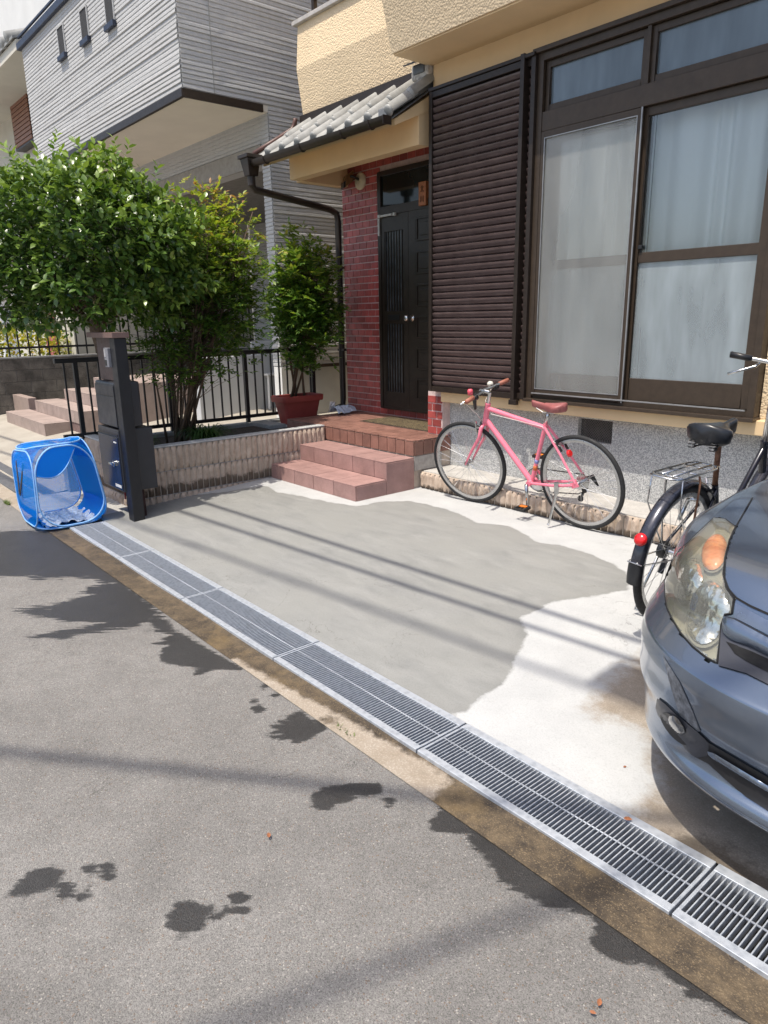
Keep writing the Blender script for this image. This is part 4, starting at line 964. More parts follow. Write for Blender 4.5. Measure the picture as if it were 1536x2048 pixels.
hd = MB(); hd.lathe([(.026,0),(.026,.012),(.016,.016),(.016,.026),(.004,.028)], (-5.62, 1.966, .375), (0,-1,0), 16); hd.tube([(-5.62,1.945,.375),(-5.69,1.945,.372),(-5.705,1.945,.368)], [.009,.011,.006], 10)
kid('handle', hd, M_steel, l_o, smooth=True, angle=40)
kid('sticker', MB().box(-5.66, -5.535, 1.9645, 1.9655, .185, .208), M_white, l_o); kid('sticker', MB().box(-5.60, -5.54, 1.9645, 1.9655, .545, .556), M_white, l_o)
ic = MB(); ic.box(-5.585, -5.505, 1.965, 2.0, 1.13, 1.275); i_o = ic.build('intercom', pm('grey_plastic', (.20,.20,.22), .45), mb, bevel=.006)
kid('speaker', MB().box(-5.578, -5.545, 1.9625, 1.966, 1.205, 1.262), pm('pale_plastic', (.36,.35,.36), .5), i_o, bevel=.002); kid('button', MB().box(-5.575, -5.54, 1.962, 1.966, 1.142, 1.185), M_black, i_o, bevel=.003)
# folded brown net box behind the post
nb2 = thing('folded_net_box', 'dark brown folded net box with red piping leaning behind the parcel box', 'net box', (-5.68, 2.0, -.08))
arch = [(math.cos(R(a))*.19, .02+ (.30*math.sin(R(a)))) for a in range(0, 181, 12)] + [(-.19,-.07),(.19,-.07)]
MB().prism(arch, lambda a, b_, d_: (-5.66 + a*.9, 2.10 + d_, b_), 0, .03).build('panel', pm('dark_brown_cloth', (.03,.012,.010), .9), nb2, bevel=.003)
MB().tube([(-5.66 + math.cos(R(a))*.175, 2.094, .02 + .305*math.sin(R(a))) for a in range(0, 181, 10)], .006, 6).build('piping', pm('red_piping', (.45,.04,.06), .5), nb2, smooth=True)

# ------------------------------------------------------------------ blue mesh basket
bk = thing('mesh_basket', 'blue pop-up mesh basket lying on its side over the drain end', 'basket', (-5.9, 1.6, -.07))
t = NT('blue_mesh'); t.n.remove(t.p)
df = t.N('ShaderNodeBsdfDiffuse'); df.inputs[0].default_value = (.010, .27, .78, 1); tl = t.N('ShaderNodeBsdfTranslucent'); tl.inputs[0].default_value = (.018, .42, .95, 1); tp = t.N('ShaderNodeBsdfTransparent')
m1 = t.N('ShaderNodeMixShader'); m1.inputs[0].default_value = .5; t.l.new(df.outputs[0], m1.inputs[1]); t.l.new(tl.outputs[0], m1.inputs[2])
wv = t.voro(330, t.pos(), out='Distance'); fac = t.rng(wv, .30, .62, .06, .50)
m2 = t.N('ShaderNodeMixShader'); t.l.new(fac, m2.inputs[0]); t.l.new(m1.outputs[0], m2.inputs[1]); t.l.new(tp.outputs[0], m2.inputs[2]); t.l.new(m2.outputs[0], t.out.inputs[0]); M_mesh = t.m
t = NT('blue_cloth'); df = t.p; t.done((.008,.25,.75), .6, 0, None, .3)
tl = t.N('ShaderNodeBsdfTranslucent'); tl.inputs[0].default_value = (.016,.40,.95,1); mx = t.N('ShaderNodeMixShader'); mx.inputs[0].default_value = .5; t.l.new(t.p.outputs[0], mx.inputs[1]); t.l.new(tl.outputs[0], mx.inputs[2]); t.l.new(mx.outputs[0], t.out.inputs[0]); M_cloth = t.m
M_hem = pm('pale_blue_binding', (.22, .45, .80), .5)
BX0, BX1, BY0, BY1, BZ0, BZ1 = -6.16, -5.60, 1.345, 1.865, -.066, .545
Cb = Vector(((BX0+BX1)/2, (BY0+BY1)/2, (BZ0+BZ1)/2))
def sqr(a, b_, c_, r, n=7):            # rounded square outline in (a,b) half sizes
    o = []
    for sx, sy, t0 in ((1,1,0),(-1,1,90),(-1,-1,180),(1,-1,270)):
        for k in range(n): th = R(t0+90*k/(n-1)); o.append((sx*(a-r)+r*math.cos(th), sy*(b_-r)+r*math.sin(th)))
    return o
hx, hy, hz = (BX1-BX0)/2, (BY1-BY0)/2, (BZ1-BZ0)/2
def bulge(p, k=.045):                   # the cloth is held taut between the rims, corners pulled in
    x, y, z = (p[0])/hx, p[1]/hy, p[2]/hz
    return p
def panel(fn, ha, hb, m, name, r=.17, dish=.03):
    o = sqr(ha, hb, 0, r); n = len(o); V = []; rings = (1.0, .75, .5, .25)
    for s_ in rings: V += [fn(a*s_, b_*s_, dish*(1-s_**2)) for a, b_ in o]
    V.append(fn(0, 0, dish)); F = [(i*n+k, i*n+(k+1) % n, (i+1)*n+(k+1) % n, (i+1)*n+k) for i in range(len(rings)-1) for k in range(n)] + [((len(rings)-1)*n+k, (len(rings)-1)*n+(k+1) % n, len(V)-1) for k in range(n)]
    po = MB().add(V, F).build(name, m, bk, smooth=True)
    kid('rim', MB().tube([fn(a, b_, 0) for a, b_ in o], .0065, 6, closed=True), M_hem, po, smooth=True)
    return po
cx_, cy_, cz_ = Cb
tilt = .05
panel(lambda a, b_, d_: (cx_+a, BY0 - d_ + .02*0 , cz_+b_), hx-.015, hz-.012, M_mesh, 'side_panel')
panel(lambda a, b_, d_: (cx_+a, BY1 + d_, cz_+b_), hx-.015, hz-.012, M_cloth, 'side_panel')
panel(lambda a, b_, d_: (cx_+a, cy_+b_, BZ1 - d_*.8), hx-.015, hy-.012, M_mesh, 'top_panel')
panel(lambda a, b_, d_: (cx_+a, cy_+b_, BZ0 + .002 + d_*.05), hx-.015, hy-.012, M_cloth, 'bottom_panel')
panel(lambda a, b_, d_: (BX0 - d_*.3, cy_+a, cz_+b_), hy-.012, hz-.012, M_mesh, 'back_panel')
# joining gussets between the panels
o1 = sqr(hy-.004, hz-.004, 0, .10, 5)
gus = MB()
for (xa, xb) in ((BX0, BX1),):
    for seg in range(4):
        pass
corner = []
for sy, sz in ((1,1),(-1,1),(-1,-1),(1,-1)):
    def fn(u, v, sy=sy, sz=sz):
        th = v*math.pi/2; r = .15
        x = BX0+.02 + u*(BX1-BX0-.04); k = math.sin(u*math.pi)*.0
        return (x, cy_ + sy*((hy-r) + r*math.cos(th)), cz_ + sz*((hz-r) + r*math.sin(th)))
    MB().grid(fn, 6, 6).build('gusset', M_cloth if sz < 0 else M_mesh, bk, smooth=True)
# front rim of the opening with the half-drawn flap
o = sqr(hy-.012, hz-.012, 0, .19, 9)
MB().tube([(BX1 - .0, cy_+a, cz_+b_) for a, b_ in o], .007, 6, closed=True).build('opening_rim', M_hem, bk, smooth=True)
rim2 = [(BX1-.004, cy_ + a*.995, cz_ + b_) for a, b_ in o]
V = []; F = []
up_ = sorted([(a, b_) for a, b_ in o if b_ > hz*.30 and a < hy*.55], key=lambda q_: math.atan2(q_[1], -q_[0]-.02))
fl = [(BX1-.003, cy_+a, cz_+b_) for a, b_ in up_]; nf = len(fl)
p0_, p1_ = up_[0], up_[-1]
lo = [(BX1-.012, cy_ + p0_[0]+(p1_[0]-p0_[0])*u, cz_ + p0_[1]+(p1_[1]-p0_[1])*u - .10*math.sin(math.pi*u)) for u in np.linspace(0, 1, nf)]
fo = MB().add(fl+lo, [(i, i+1, nf+1+i, nf+i) for i in range(nf-1)]).build('flap', M_cloth, bk, smooth=True)
kid('hem', MB().tube(lo, .005, 6), M_hem, fo, smooth=True)
st = MB()
for a, c in (((-5.98,.45),(-5.88,.22)), ((-5.80,.44),(-5.86,.20))): st.bar((a[0], BY0-.012, a[1]), (c[0], BY0-.045, c[1]), .028, .004, (0,1,0))
st.bar((-5.89, BY0-.046, .215), (-5.85, BY0-.046, .195), .03, .005, (0,1,0)); st.build('carry_strap', M_black, bk)
M_wnet = pm('white_mesh_liner', (.55,.62,.70), .8, n=(60,.3), b=(110,.8,.006))
def liner(u, v): return (BX0+.06+.44*u, BY0+.06+.40*v, BZ0+.02+.012*math.sin(u*23+v*9)+.010*math.sin(v*31+u*5))
MB().grid(liner, 22, 18).build('liner_net', M_wnet, bk, smooth=True)

def warp(o):
    for ch in o.children:
        if ch.type == 'MESH':
            for v in ch.data.vertices:
                x, y, z = v.co; t_ = (z-BZ0)/(BZ1-BZ0); u_ = (x-BX0)/(BX1-BX0)
                y2 = BY0 + (y-BY0)*(1-.20*max(0, t_)**1.3) + .02*t_*u_
                x2 = x + .035*t_*(y-BY0)/.5 - .03*t_ + .012*math.sin(z*9+y*7)
                z2 = z + (.04*t_*(u_-.4) + .035*t_*((y-BY0)/.5-.3) + .012*math.sin(x*11+y*5)*t_)
                v.co = (x2, y2, z2)
        warp(ch)
bpy.context.view_layer.update(); warp(bk)

# ------------------------------------------------------------------ grey neighbouring house
gh = thing('grey_house', 'two storey house with grey ribbed siding over an open carport', 'house', (-9, 6, 0))
t = NT('grey_siding'); c = t.mix(t.rng(t.noise(22, 5, .65), .3, .7), (.45, .45, .445), (.51, .51, .505)); c = t.mix(t.rng(t.noise(3, 3), .3, .7, 0, .25), c, (.48,.475,.46)); c = t.mix(t.rng(t.noise(1.0, 5, .65, t.pos(scale=(5, 5, .5))), .50, .74, 0, .35), c, (.38, .375, .36)); M_sid = t.done(c, .7, 0, t.bump(t.noise(60, 4, .7), .5, .006), .3)
def siding(name, fn, length, z0, z1, pitch=.045, seg=.16):
    """ribbed cement siding: uneven horizontal ribs, real relief; fn(a, out, z)"""
    b = MB(); nz_ = int((z1-z0)/pitch); ns = max(2, int(length/seg)); r_ = random.Random(len(name)+int(length*100))
    for k in range(nz_):
        zb = z0 + k*pitch; off = np.cumsum([r_.uniform(-.0045,.0045) for _ in range(ns+1)]); off = (off - off.mean())*.6; o2 = np.clip(.009 + np.cumsum([r_.uniform(-.002,.002) for _ in range(ns+1)]), .006, .016)
        V = []
        for i in range(ns+1):
            a = length*i/ns; V += [fn(a, 0, zb), fn(a, o2[i], zb + pitch*.15 + off[i]*.4), fn(a, o2[i]*.85, zb + pitch*.72 + off[i]), fn(a, 0, zb + pitch)]
        b.add(V, [(4*i+j, 4*i+4+j, 4*i+5+j, 4*i+1+j) for i in range(ns) for j in range(3)])
    return b
GX, GY0, GY1, GSO = -7.6, 3.80, 4.82, 3.735
NLX = -12.75
siding('siding', lambda a, o, z: (NLX+a, GY0-o, z), GX-NLX, GSO+.06, 5.46).build('siding', M_sid, gh, kind='stuff')
siding('siding', lambda a, o, z: (GX+o, GY0+a, z), 6.2, GSO+.06, 7.2).build('siding', M_sid, gh, kind='stuff')
siding('siding', lambda a, o, z: (GX+o, GY1+a, z), 5.2, .90, GSO+.06).build('siding', M_sid, gh, kind='stuff')
siding('siding', lambda a, o, z: (GX-.17+a, GY1-o, z), .17, .90, GSO).build('siding', M_sid, gh, kind='stuff')
siding('siding', lambda a, o, z: (NLX+a, GY1-o, z), GX-.17-NLX, 3.42, GSO).build('siding', M_sid, gh, kind='stuff')
b = MB(); b.box(NLX, GX, GY0, 10, GSO+.05, 5.4); b.box(NLX+.5, GX, GY0+.6, 10, 5.4, 7.2); b.box(GX-.17, GX, GY1, 10, .9, GSO); b.box(NLX, GX-.17, GY1, GY1+.2, 3.21, GSO); b.build('wall', M_sid, gh)
MB().box(NLX, GX-.172, GY1-.022, GY1-.002, 3.20, 3.415).build('beam_cover', pm('taupe_beam', (.30,.28,.25), .7), gh)
MB().box(NLX, GX-.002, GY0+.002, GY1+.2, GSO-.02, GSO+.05).build('soffit', pm('beige_soffit', (.78,.73,.63), .8, n=(2,.05)), gh)
b = MB(); b.box(NLX-.02, GX+.035, GY0-.035, GY0-.002, GSO-.035, GSO+.045); b.box(GX+.002, GX+.035, GY0-.002, GY1-.08, GSO-.035, GSO+.045); b.build('fascia', M_brown, gh, bevel=.004)
b = MB(); b.box(GX+.004, GX+.02, GY0-.02, GY0+.20, GSO+.05, 7.2); b.box(GX-.13, GX+.018, GY0-.022, GY0-.004, GSO+.05, 5.4)
MB().box(GX+.016, GX+.022, GY0+.35, GY0+.356, GSO+.06, 7.1).build('panel_joint', M_gconc, gh)
b = MB(); b.box(GX-.17, GX, GY1+.01, 10, -.05, .895); b.build('foundation', pm('pale_foundation', (.36,.355,.34), .85, n=(4,.08)), gh)
MB().box(GX-.16, GX+.012, GY1-.006, GY1+.14, .0, .893).build('corner_post', M_white, gh)
MB().box(GX+.004, GX+.03, GY1+.15, 10, .865, .905).build('drip_edge', M_brown, gh)
siding('siding', lambda a, o, z: (NLX+a, 7.6-o, z), GX-.17-NLX, .3, 3.2, .06, .3).build('siding', M_sid, gh, kind='stuff')
MB().box(NLX-.2, GX-.17, 7.6, 7.9, .2, 3.3).build('rear_wall', M_sid, gh); MB().box(NLX, GX-.17, GY1+.2, 7.6, 3.22, 3.3).build('carport_ceiling', pm('dim_ceiling', (.20,.19,.17), .8), gh)
M_sill = pm('blue_black_flashing', (.035,.042,.065), .45, .3)
for px in ((117, 60), (162, 25), (211, -10)):
    x, _, z = ony(*px, GY0); wdt, hgt = .23, .34; x -= .0
    q = MB(); q.box(x, x+wdt, GY0-.018, GY0-.012, z-hgt, z); wn_ = q.build('window', pm('painted_recess_shade', (.035,.035,.036), .85), gh)  # flat panel on the wall, recess shade put into its dark colour
    kid('sill', MB().box(x-.03, x+wdt+.03, GY0-.055, GY0-.010, z-hgt-.045, z-hgt+.015), M_sill, wn_, bevel=.004)
    q = MB(); q.box(x-.015, x, GY0-.026, GY0-.010, z-hgt, z+.012); q.box(x+wdt, x+wdt+.015, GY0-.026, GY0-.010, z-hgt, z+.012); q.box(x, x+wdt, GY0-.026, GY0-.010, z, z+.012); kid('frame', q, M_sid, wn_)
b = MB(); b.box(NLX-.08, GX+.03, GY0-.06, GY0+.10, 5.44, 5.53); b.box(NLX-.08, GX+.03, GY0-.03, GY0+.0, 5.60, 5.63); b.build('parapet_flashing', M_sill, gh, bevel=.006)
MB().box(NLX, GX+.02, GY0+.1, 10, 7.2, 7.3).build('roof', M_sill, gh)
# low pale wall inside the carport, seen through the railing
lw = MB().box(-8.75, -8.62, 4.2, 7.0, .1, 1.0).build('low_wall', pm('pale_grey_render', (.52,.53,.54), .8, n=(1.5,.08)), bevel=.01, label='pale grey rendered low wall beyond the black railing', cat='wall')
# white plastic chair half hidden in the carport
chx, chy, chz = onx(527, 690, -8.9)
ch_ = thing('plastic_chair', 'white plastic chair half hidden behind the corner of the grey house', 'chair', (chx, chy+.2, nz(4.9)))
q = MB(); q.box(chx-.02, chx+.01, chy-.2, chy+.2, chz-.03, chz+.05); q.box(chx-.02, chx+.01, chy-.2, chy-.15, chz-.35, chz-.03); q.box(chx-.02, chx+.01, chy+.15, chy+.2, chz-.35, chz-.03)
for k in range(3): q.box(chx-.015, chx+.005, chy-.10+k*.08, chy-.06+k*.08, chz-.3, chz-.03)
q.build('backrest', M_white, ch_, bevel=.006)
MB().box(chx, chx+.42, chy-.21, chy+.21, chz-.40, chz-.37).build('seat', M_white, ch_, bevel=.01)
for dx in (.02, .38):
    for dy in (-.18, .18): MB().bar((chx+dx, chy+dy, chz-.40), (chx+dx*1.03, chy+dy*1.08, nz(4.9)), .03, .03).build('leg', M_white, ch_)

# ------------------------------------------------------------------ neighbour's tiled steps
ns_ = thing('tiled_stairs', 'beige pink tiled stairs of the neighbouring entrance beyond the railing', 'stairs', (-11, 3.2, 0))
ST = [(-11.98, -10.02, 2.64), (-11.98, -9.60, 2.98), (-11.98, -9.45, 3.32), (-11.98, -9.40, 3.66)]
zs = [nz(2.64)-.02]; 
for k in range(4):
    x0, x1, y0_ = ST[k]; z0 = nz(2.64) + .165*k; z1 = z0 + .165; x0 += .34*k; dpt = .34 if k < 3 else 1.2
    MB().box(x0+.01, x1-.012, y0_+.012, 4.8, -.1, z1-.012).build('core', M_stepj, ns_)
    cs = cuts(x0, x1, .15, .15)
    for a, c in zip(cs, cs[1:]): slab(ns_, a+.002, c-.002, y0_, y0_+.012, z0 + (.0 if k else -.02), z1-.013, M_tan)
    cs = cuts(x0, x1, .30, .30)
    for a, c in zip(cs, cs[1:]): slab(ns_, a+.002, c-.002, y0_, y0_+dpt-.001, z1-.012, z1, M_tan)
    slab(ns_, x1-.011, x1, y0_+.0135, y0_+dpt+.3, -.05, z1-.0135, M_tan)
slab(ns_, -12.9, -12.0, 2.98, 3.1, -.05, nz(2.64)+.33, M_tan)
# ------------------------------------------------------------------ block wall with railing, hedge, far houses
cb = thing('block_wall', 'weathered grey concrete block wall beyond the tiled stairs', 'wall', (-12.95, 3.4, 0))
M_cblk = pm('weathered_block', (.155, .14, .12), .95, n=(5, .5), rnd=.18, fine=(60, .3), b=(40, .6, .008))
MB().box(-13.05, -12.94, 1.2, 8.0, -.2, .905).build('core', M_mort, cb)
cbm = MB().box(0, .02, 0, .392, 0, .185).mesh('block', M_cblk, bevel=.005)
for r_ in range(6):
    for k in range(14):
        link('block', cbm, cb, loc=(-12.945, 1.9+k*.40-(.2 if r_ % 2 else 0), -.19+r_*.189 - .03))
MB().box(-13.06, -12.915, 1.2, 8.0, .907, .935).build('coping', M_gconc, cb, bevel=.005)
rf = thing('wall_railing', 'thin black bar railing standing on the weathered block wall', 'railing', (-13, 3.5, .93))
bq = MB().box(-.012, .012, -.010, .010, 0, .80).mesh('bar', M_black)
for k in range(40): link('bar', bq, rf, loc=(-12.99, 1.5+k*.155, .936))
for z in (1.06, 1.70): MB().box(-13.005, -12.975, 1.3, 7.9, z, z+.035).build('rail', M_black, rf)
M_hedge = leaf_mat('golden_hedge_leaf', [(0, (.06,.11,.02)), (.4, (.22,.24,.03)), (.8, (.45,.36,.05)), (1, (.40,.20,.08))], .5, .4, .35)
def bush(name, label, c, rad, n, m, ls=(.03,.07), tone=(.05,.5)):
    th_ = thing(name, label, 'hedge', (c[0], c[1], -.1))
    v = unit(n)*nrng.uniform(.55,1.05,(n,1)); P = np.array(c) + v*np.array(rad)
    link('foliage', leaves_mesh('foliage', P, v + nrng.normal(size=(n,3))*.5, nrng.uniform(-1,1,n), nrng.uniform(*ls,n), nrng.uniform(*tone,n), m, 1.6), th_, kind='stuff')
    q = MB(); 
    for k in range(5): q.tube([(c[0]+rng.uniform(-.05,.05), c[1]+rng.uniform(-.1,.1), -.1), (c[0]+rng.uniform(-.2,.2), c[1]+rng.uniform(-.5,.5), c[2])], [.02,.008], 5)
    q.build('trunk', M_twig, th_)
bush('golden_hedge', 'golden yellow leaved hedge behind the bar railing by the stairs', (-13.8, 3.3, .95), (.45, 1.2, .5), 2600, M_hedge, (.05,.10))
bush('golden_hedge', 'yellow green hedge partly hidden behind the tree trunk, above the stairs', (-13.8, 5.2, .9), (.45, .9, .5), 1600, M_hedge, (.05,.10))
fh = thing('far_house', 'cream house with grey tiled eaves and brown window shutters past the grey house', 'house', (-16, 6, 0))
M_cream = pm('cream_render', (.58,.55,.47), .8, n=(2,.06)); 
EVY = 3.75; ez = ony(27, 78, EVY)[2]
MB().box(-19, -13.1, 4.7, 10, -.1, ez+.3).build('wall', M_cream, fh)
MB().box(-32, -12.9, 5.6, 10, ez, ez+6.5).build('upper_wall', pm('white_render', (.66,.66,.64), .8, n=(2,.05)), fh)
MB().hexa([(-19.5,EVY,ez-.16),(-12.86,EVY,ez-.16),(-12.86,4.75,ez-.10),(-19.5,4.75,ez-.10),(-19.5,EVY,ez-.02),(-12.86,EVY,ez-.02),(-12.86,4.75,ez+.3),(-19.5,4.75,ez+.3)]).build('eaves', M_cream, fh)
for k in range(22): MB().tube([(-19.4+k*.30, EVY-.06, ez+.05), (-19.4+k*.30, 5.6, ez+.72)], .085, 10).build('roof_tile', M_tile, fh, smooth=True)
MB().hexa([(-19.5,EVY-.04,ez-.015),(-12.86,EVY-.04,ez-.015),(-12.86,5.6,ez+.62),(-19.5,5.6,ez+.62),(-19.5,EVY-.04,ez+.02),(-12.86,EVY-.04,ez+.02),(-12.86,5.6,ez+.67),(-19.5,5.6,ez+.67)]).build('roof', M_tile, fh)
fx, _, fz = ony(22, 165, 4.6); fx1 = ony(62, 165, 4.6)[0]; fz0 = ony(40, 305, 4.6)[2]
fs = MB().box(fx, fx1, 4.52, 4.69, fz0, fz+.3).build('shutter_box', M_brown, fh)
nsl = int((fz+.25-fz0)/.075)
slm = MB().box(0, fx1-fx-.10, 0, .03, 0, .062).mesh('slat', pm('copper_shutter', (.25,.115,.07), .5), bevel=.01)
for k in range(nsl): o = link('slat', slm, None, loc=(fx+.05, 4.50, fz0+.04+k*.075)); o.parent = fs
MB().box(fx1+.02, fx1+.5, 4.56, 4.69, fz0, fz+.3).build('window', M_brown, fh)
MB().hexa([(-15.5,4.0,2.75),(-13.1,4.0,2.75),(-13.1,4.7,3.0),(-15.5,4.7,3.0),(-15.5,4.0,2.9),(-13.1,4.0,2.9),(-13.1,4.7,3.15),(-15.5,4.7,3.15)]).build('lower_roof', M_tile, fh, bevel=.02)
MB().box(-15.4,-13.3,4.2,4.69,.0,2.75).build('porch', M_cream, fh); MB().box(-14.9,-14.3,4.17,4.20,.0,2.3).build('porch_brick', M_brick, fh)
oh = thing('red_roof_house', 'distant house with orange red tiled roof and white wall', 'house', (-26, 8, 0))
MB().box(-32, -21, 6, 14, -.2, 5.2).build('wall', M_white, oh)
M_redr = pm('orange_roof_tile', (.33,.12,.06), .6, n=(6,.3), b=(14,1,.05))
MB().hexa([(-32.5,5.3,5.0),(-20.5,5.3,5.0),(-20.5,9,7.6),(-32.5,9,7.6),(-32.5,5.3,5.2),(-20.5,5.3,5.2),(-20.5,9,7.8),(-32.5,9,7.8)]).build('roof', M_redr, oh)
MB().hexa([(-26,4.4,2.4),(-20.5,4.4,2.4),(-20.5,6,3.2),(-26,6,3.2),(-26,4.4,2.55),(-20.5,4.4,2.55),(-20.5,6,3.4),(-26,6,3.4)]).build('lower_roof', M_redr, oh)
# paper litter beside the pot
lt = thing('crumpled_bag', 'crumpled pale blue and white paper bag beside the red pot', 'bag', (-6.42, 4.85, ZL))
r_ = random.Random(4)
q = MB(); q.grid(lambda u, v: (-6.47+.16*v+r_.uniform(-.012,.012), 4.72+.24*u+r_.uniform(-.012,.012), ZL+.012+.07*math.sin(math.pi*v)+.025*r_.random()), 8, 6); q.build('sheet', pm('pale_blue_paper', (.50,.56,.66), .7, n=(40,.2)), lt)
q = MB(); q.grid(lambda u, v: (-6.47+.05*v+r_.uniform(-.01,.01), 4.68+.08*u+r_.uniform(-.01,.01), ZL+.02+.12*v+.01*r_.random()), 5, 5); q.build('flap', M_white, lt)
# ------------------------------------------------------------------ bicycles (local: x forward, y left, z up, origin under the rear axle)
M_pink = pm('pink_frame_paint', (.84, .21, .29), .28, n=(8, .05), spec=.5, coat=.3, obj=True)
M_rub = pm('black_rubber', (.016, .016, .017), .75, n=(30, .3), obj=True, b=(120, .3, .002)); M_rim = pm('silver_rim', (.52, .52, .52), .3, .9, n=(20, .1), obj=True)
M_spoke = pm('spoke_steel', (.6, .6, .6), .3, .9, obj=True); M_chrome = pm('worn_chrome', (.55, .55, .55), .2, 1.0, n=(25, .25), obj=True)
M_sadb = pm('brown_saddle', (.30, .095, .09), .5, n=(15, .2), obj=True); M_gripb = pm('brown_grip', (.36, .13, .085), .6, obj=True); M_blk = pm('black_parts', (.015, .015, .016), .4, n=(20, .2), obj=True)
M_red = pm('red_reflector', (.62, .012, .015), .15, obj=True, coat=.5); M_bframe = pm('dark_blue_frame', (.012, .013, .022), .22, n=(10, .2), coat=.5, obj=True)
M_bsad = pm('black_vinyl', (.014, .015, .018), .33, n=(20, .2), obj=True); M_rust = pm('rusty_steel', (.20, .10, .06), .7, .4, n=(40, .5), obj=True)
M_fend = pm('dark_fender', (.045, .047, .062), .25, .45, n=(14, .35), coat=.4, obj=True); M_cable = pm('pale_cable', (.62, .55, .52), .5, obj=True)
def ring(c, r, rt, n=56, m=10, prof=None):
    c = Vector(c); b = MB()
    pr = prof or [(rt*math.cos(2*math.pi*k/m), rt*math.sin(2*math.pi*k/m)) for k in range(m)]
    mm = len(pr)
    V = [(c.x + (r+a)*math.cos(2*math.pi*i/n), c.y + d, c.z + (r+a)*math.sin(2*math.pi*i/n)) for i in range(n) for a, d in pr]
    b.add(V, [(i*mm+k, i*mm+(k+1) % mm, ((i+1) % n)*mm+(k+1) % mm, ((i+1) % n)*mm+k) for i in range(n) for k in range(mm)])
    return b
def wheel(par, c, r, rt, nsp=28, name='wheel', cog=0):
    ty = ring(c, r-rt, rt).build('tyre_wheel' if False else name, M_rub, par, smooth=True)
    kid('rim', ring(c, r-2*rt-.006, .01, prof=[(-.013,-.009),(.006,-.012),(.010,-.010),(.010,.010),(.006,.012),(-.013,.009)]), M_rim, ty, smooth=True, angle=40)
    hub = MB().lathe([(.008,-.055),(.012,-.05),(.022,-.034),(.022,-.030),(.013,-.026),(.013,.026),(.022,.030),(.022,.034),(.012,.05),(.008,.055)], c, (0,1,0), 14); kid('hub', hub, M_chrome, ty, smooth=True, angle=40)
    sp = MB(); rr = r-2*rt-.016
    for k in range(nsp):
        a = 2*math.pi*k/nsp; s = 1 if k % 2 else -1; off = .55*(1 if (k//2) % 2 else -1)
        sp.tube([(c[0]+.02*math.cos(a+off*2), c[1]+.031*s, c[2]+.02*math.sin(a+off*2)), (c[0]+rr*math.cos(a), c[1], c[2]+rr*math.sin(a))], .00115, 4)
    kid('spokes', sp, M_spoke, ty)
    return ty
def saddle(par, x0, x1, z, wid, m, name='saddle', thick=.055, sag=.012):
    """x0 rear, x1 nose"""
    n = 20; k = 14; rings = []
    for i in range(n):
        u = i/(n-1); x = x0 + (x1-x0)*u
        w_ = wid*(math.sin(min(1, u*5+.18)*math.pi/2)**.8) * (1 if u < .25 else max(.20, 1-.80*min(1, ((u-.25)/.42))**.85 if u < .67 else .20)) * (1 if u < .95 else .8)
        th = thick*(1 if u < .6 else .8); zc = z + .014*(abs(u-.45)*2)**2 - sag*0
        rg = []
        for j in range(k):
            a = 2*math.pi*j/k; ca, sa = math.cos(a), math.sin(a)
            yy = w_/2*math.copysign(abs(ca)**.75, ca); zz = zc + (th*.32*abs(sa)**.8 if sa > 0 else -th*.68*abs(sa)**.6)
            rg.append((x, yy, zz))
        rings.append(rg)
    return loft(rings, True, True).build(name, m, par, smooth=True)

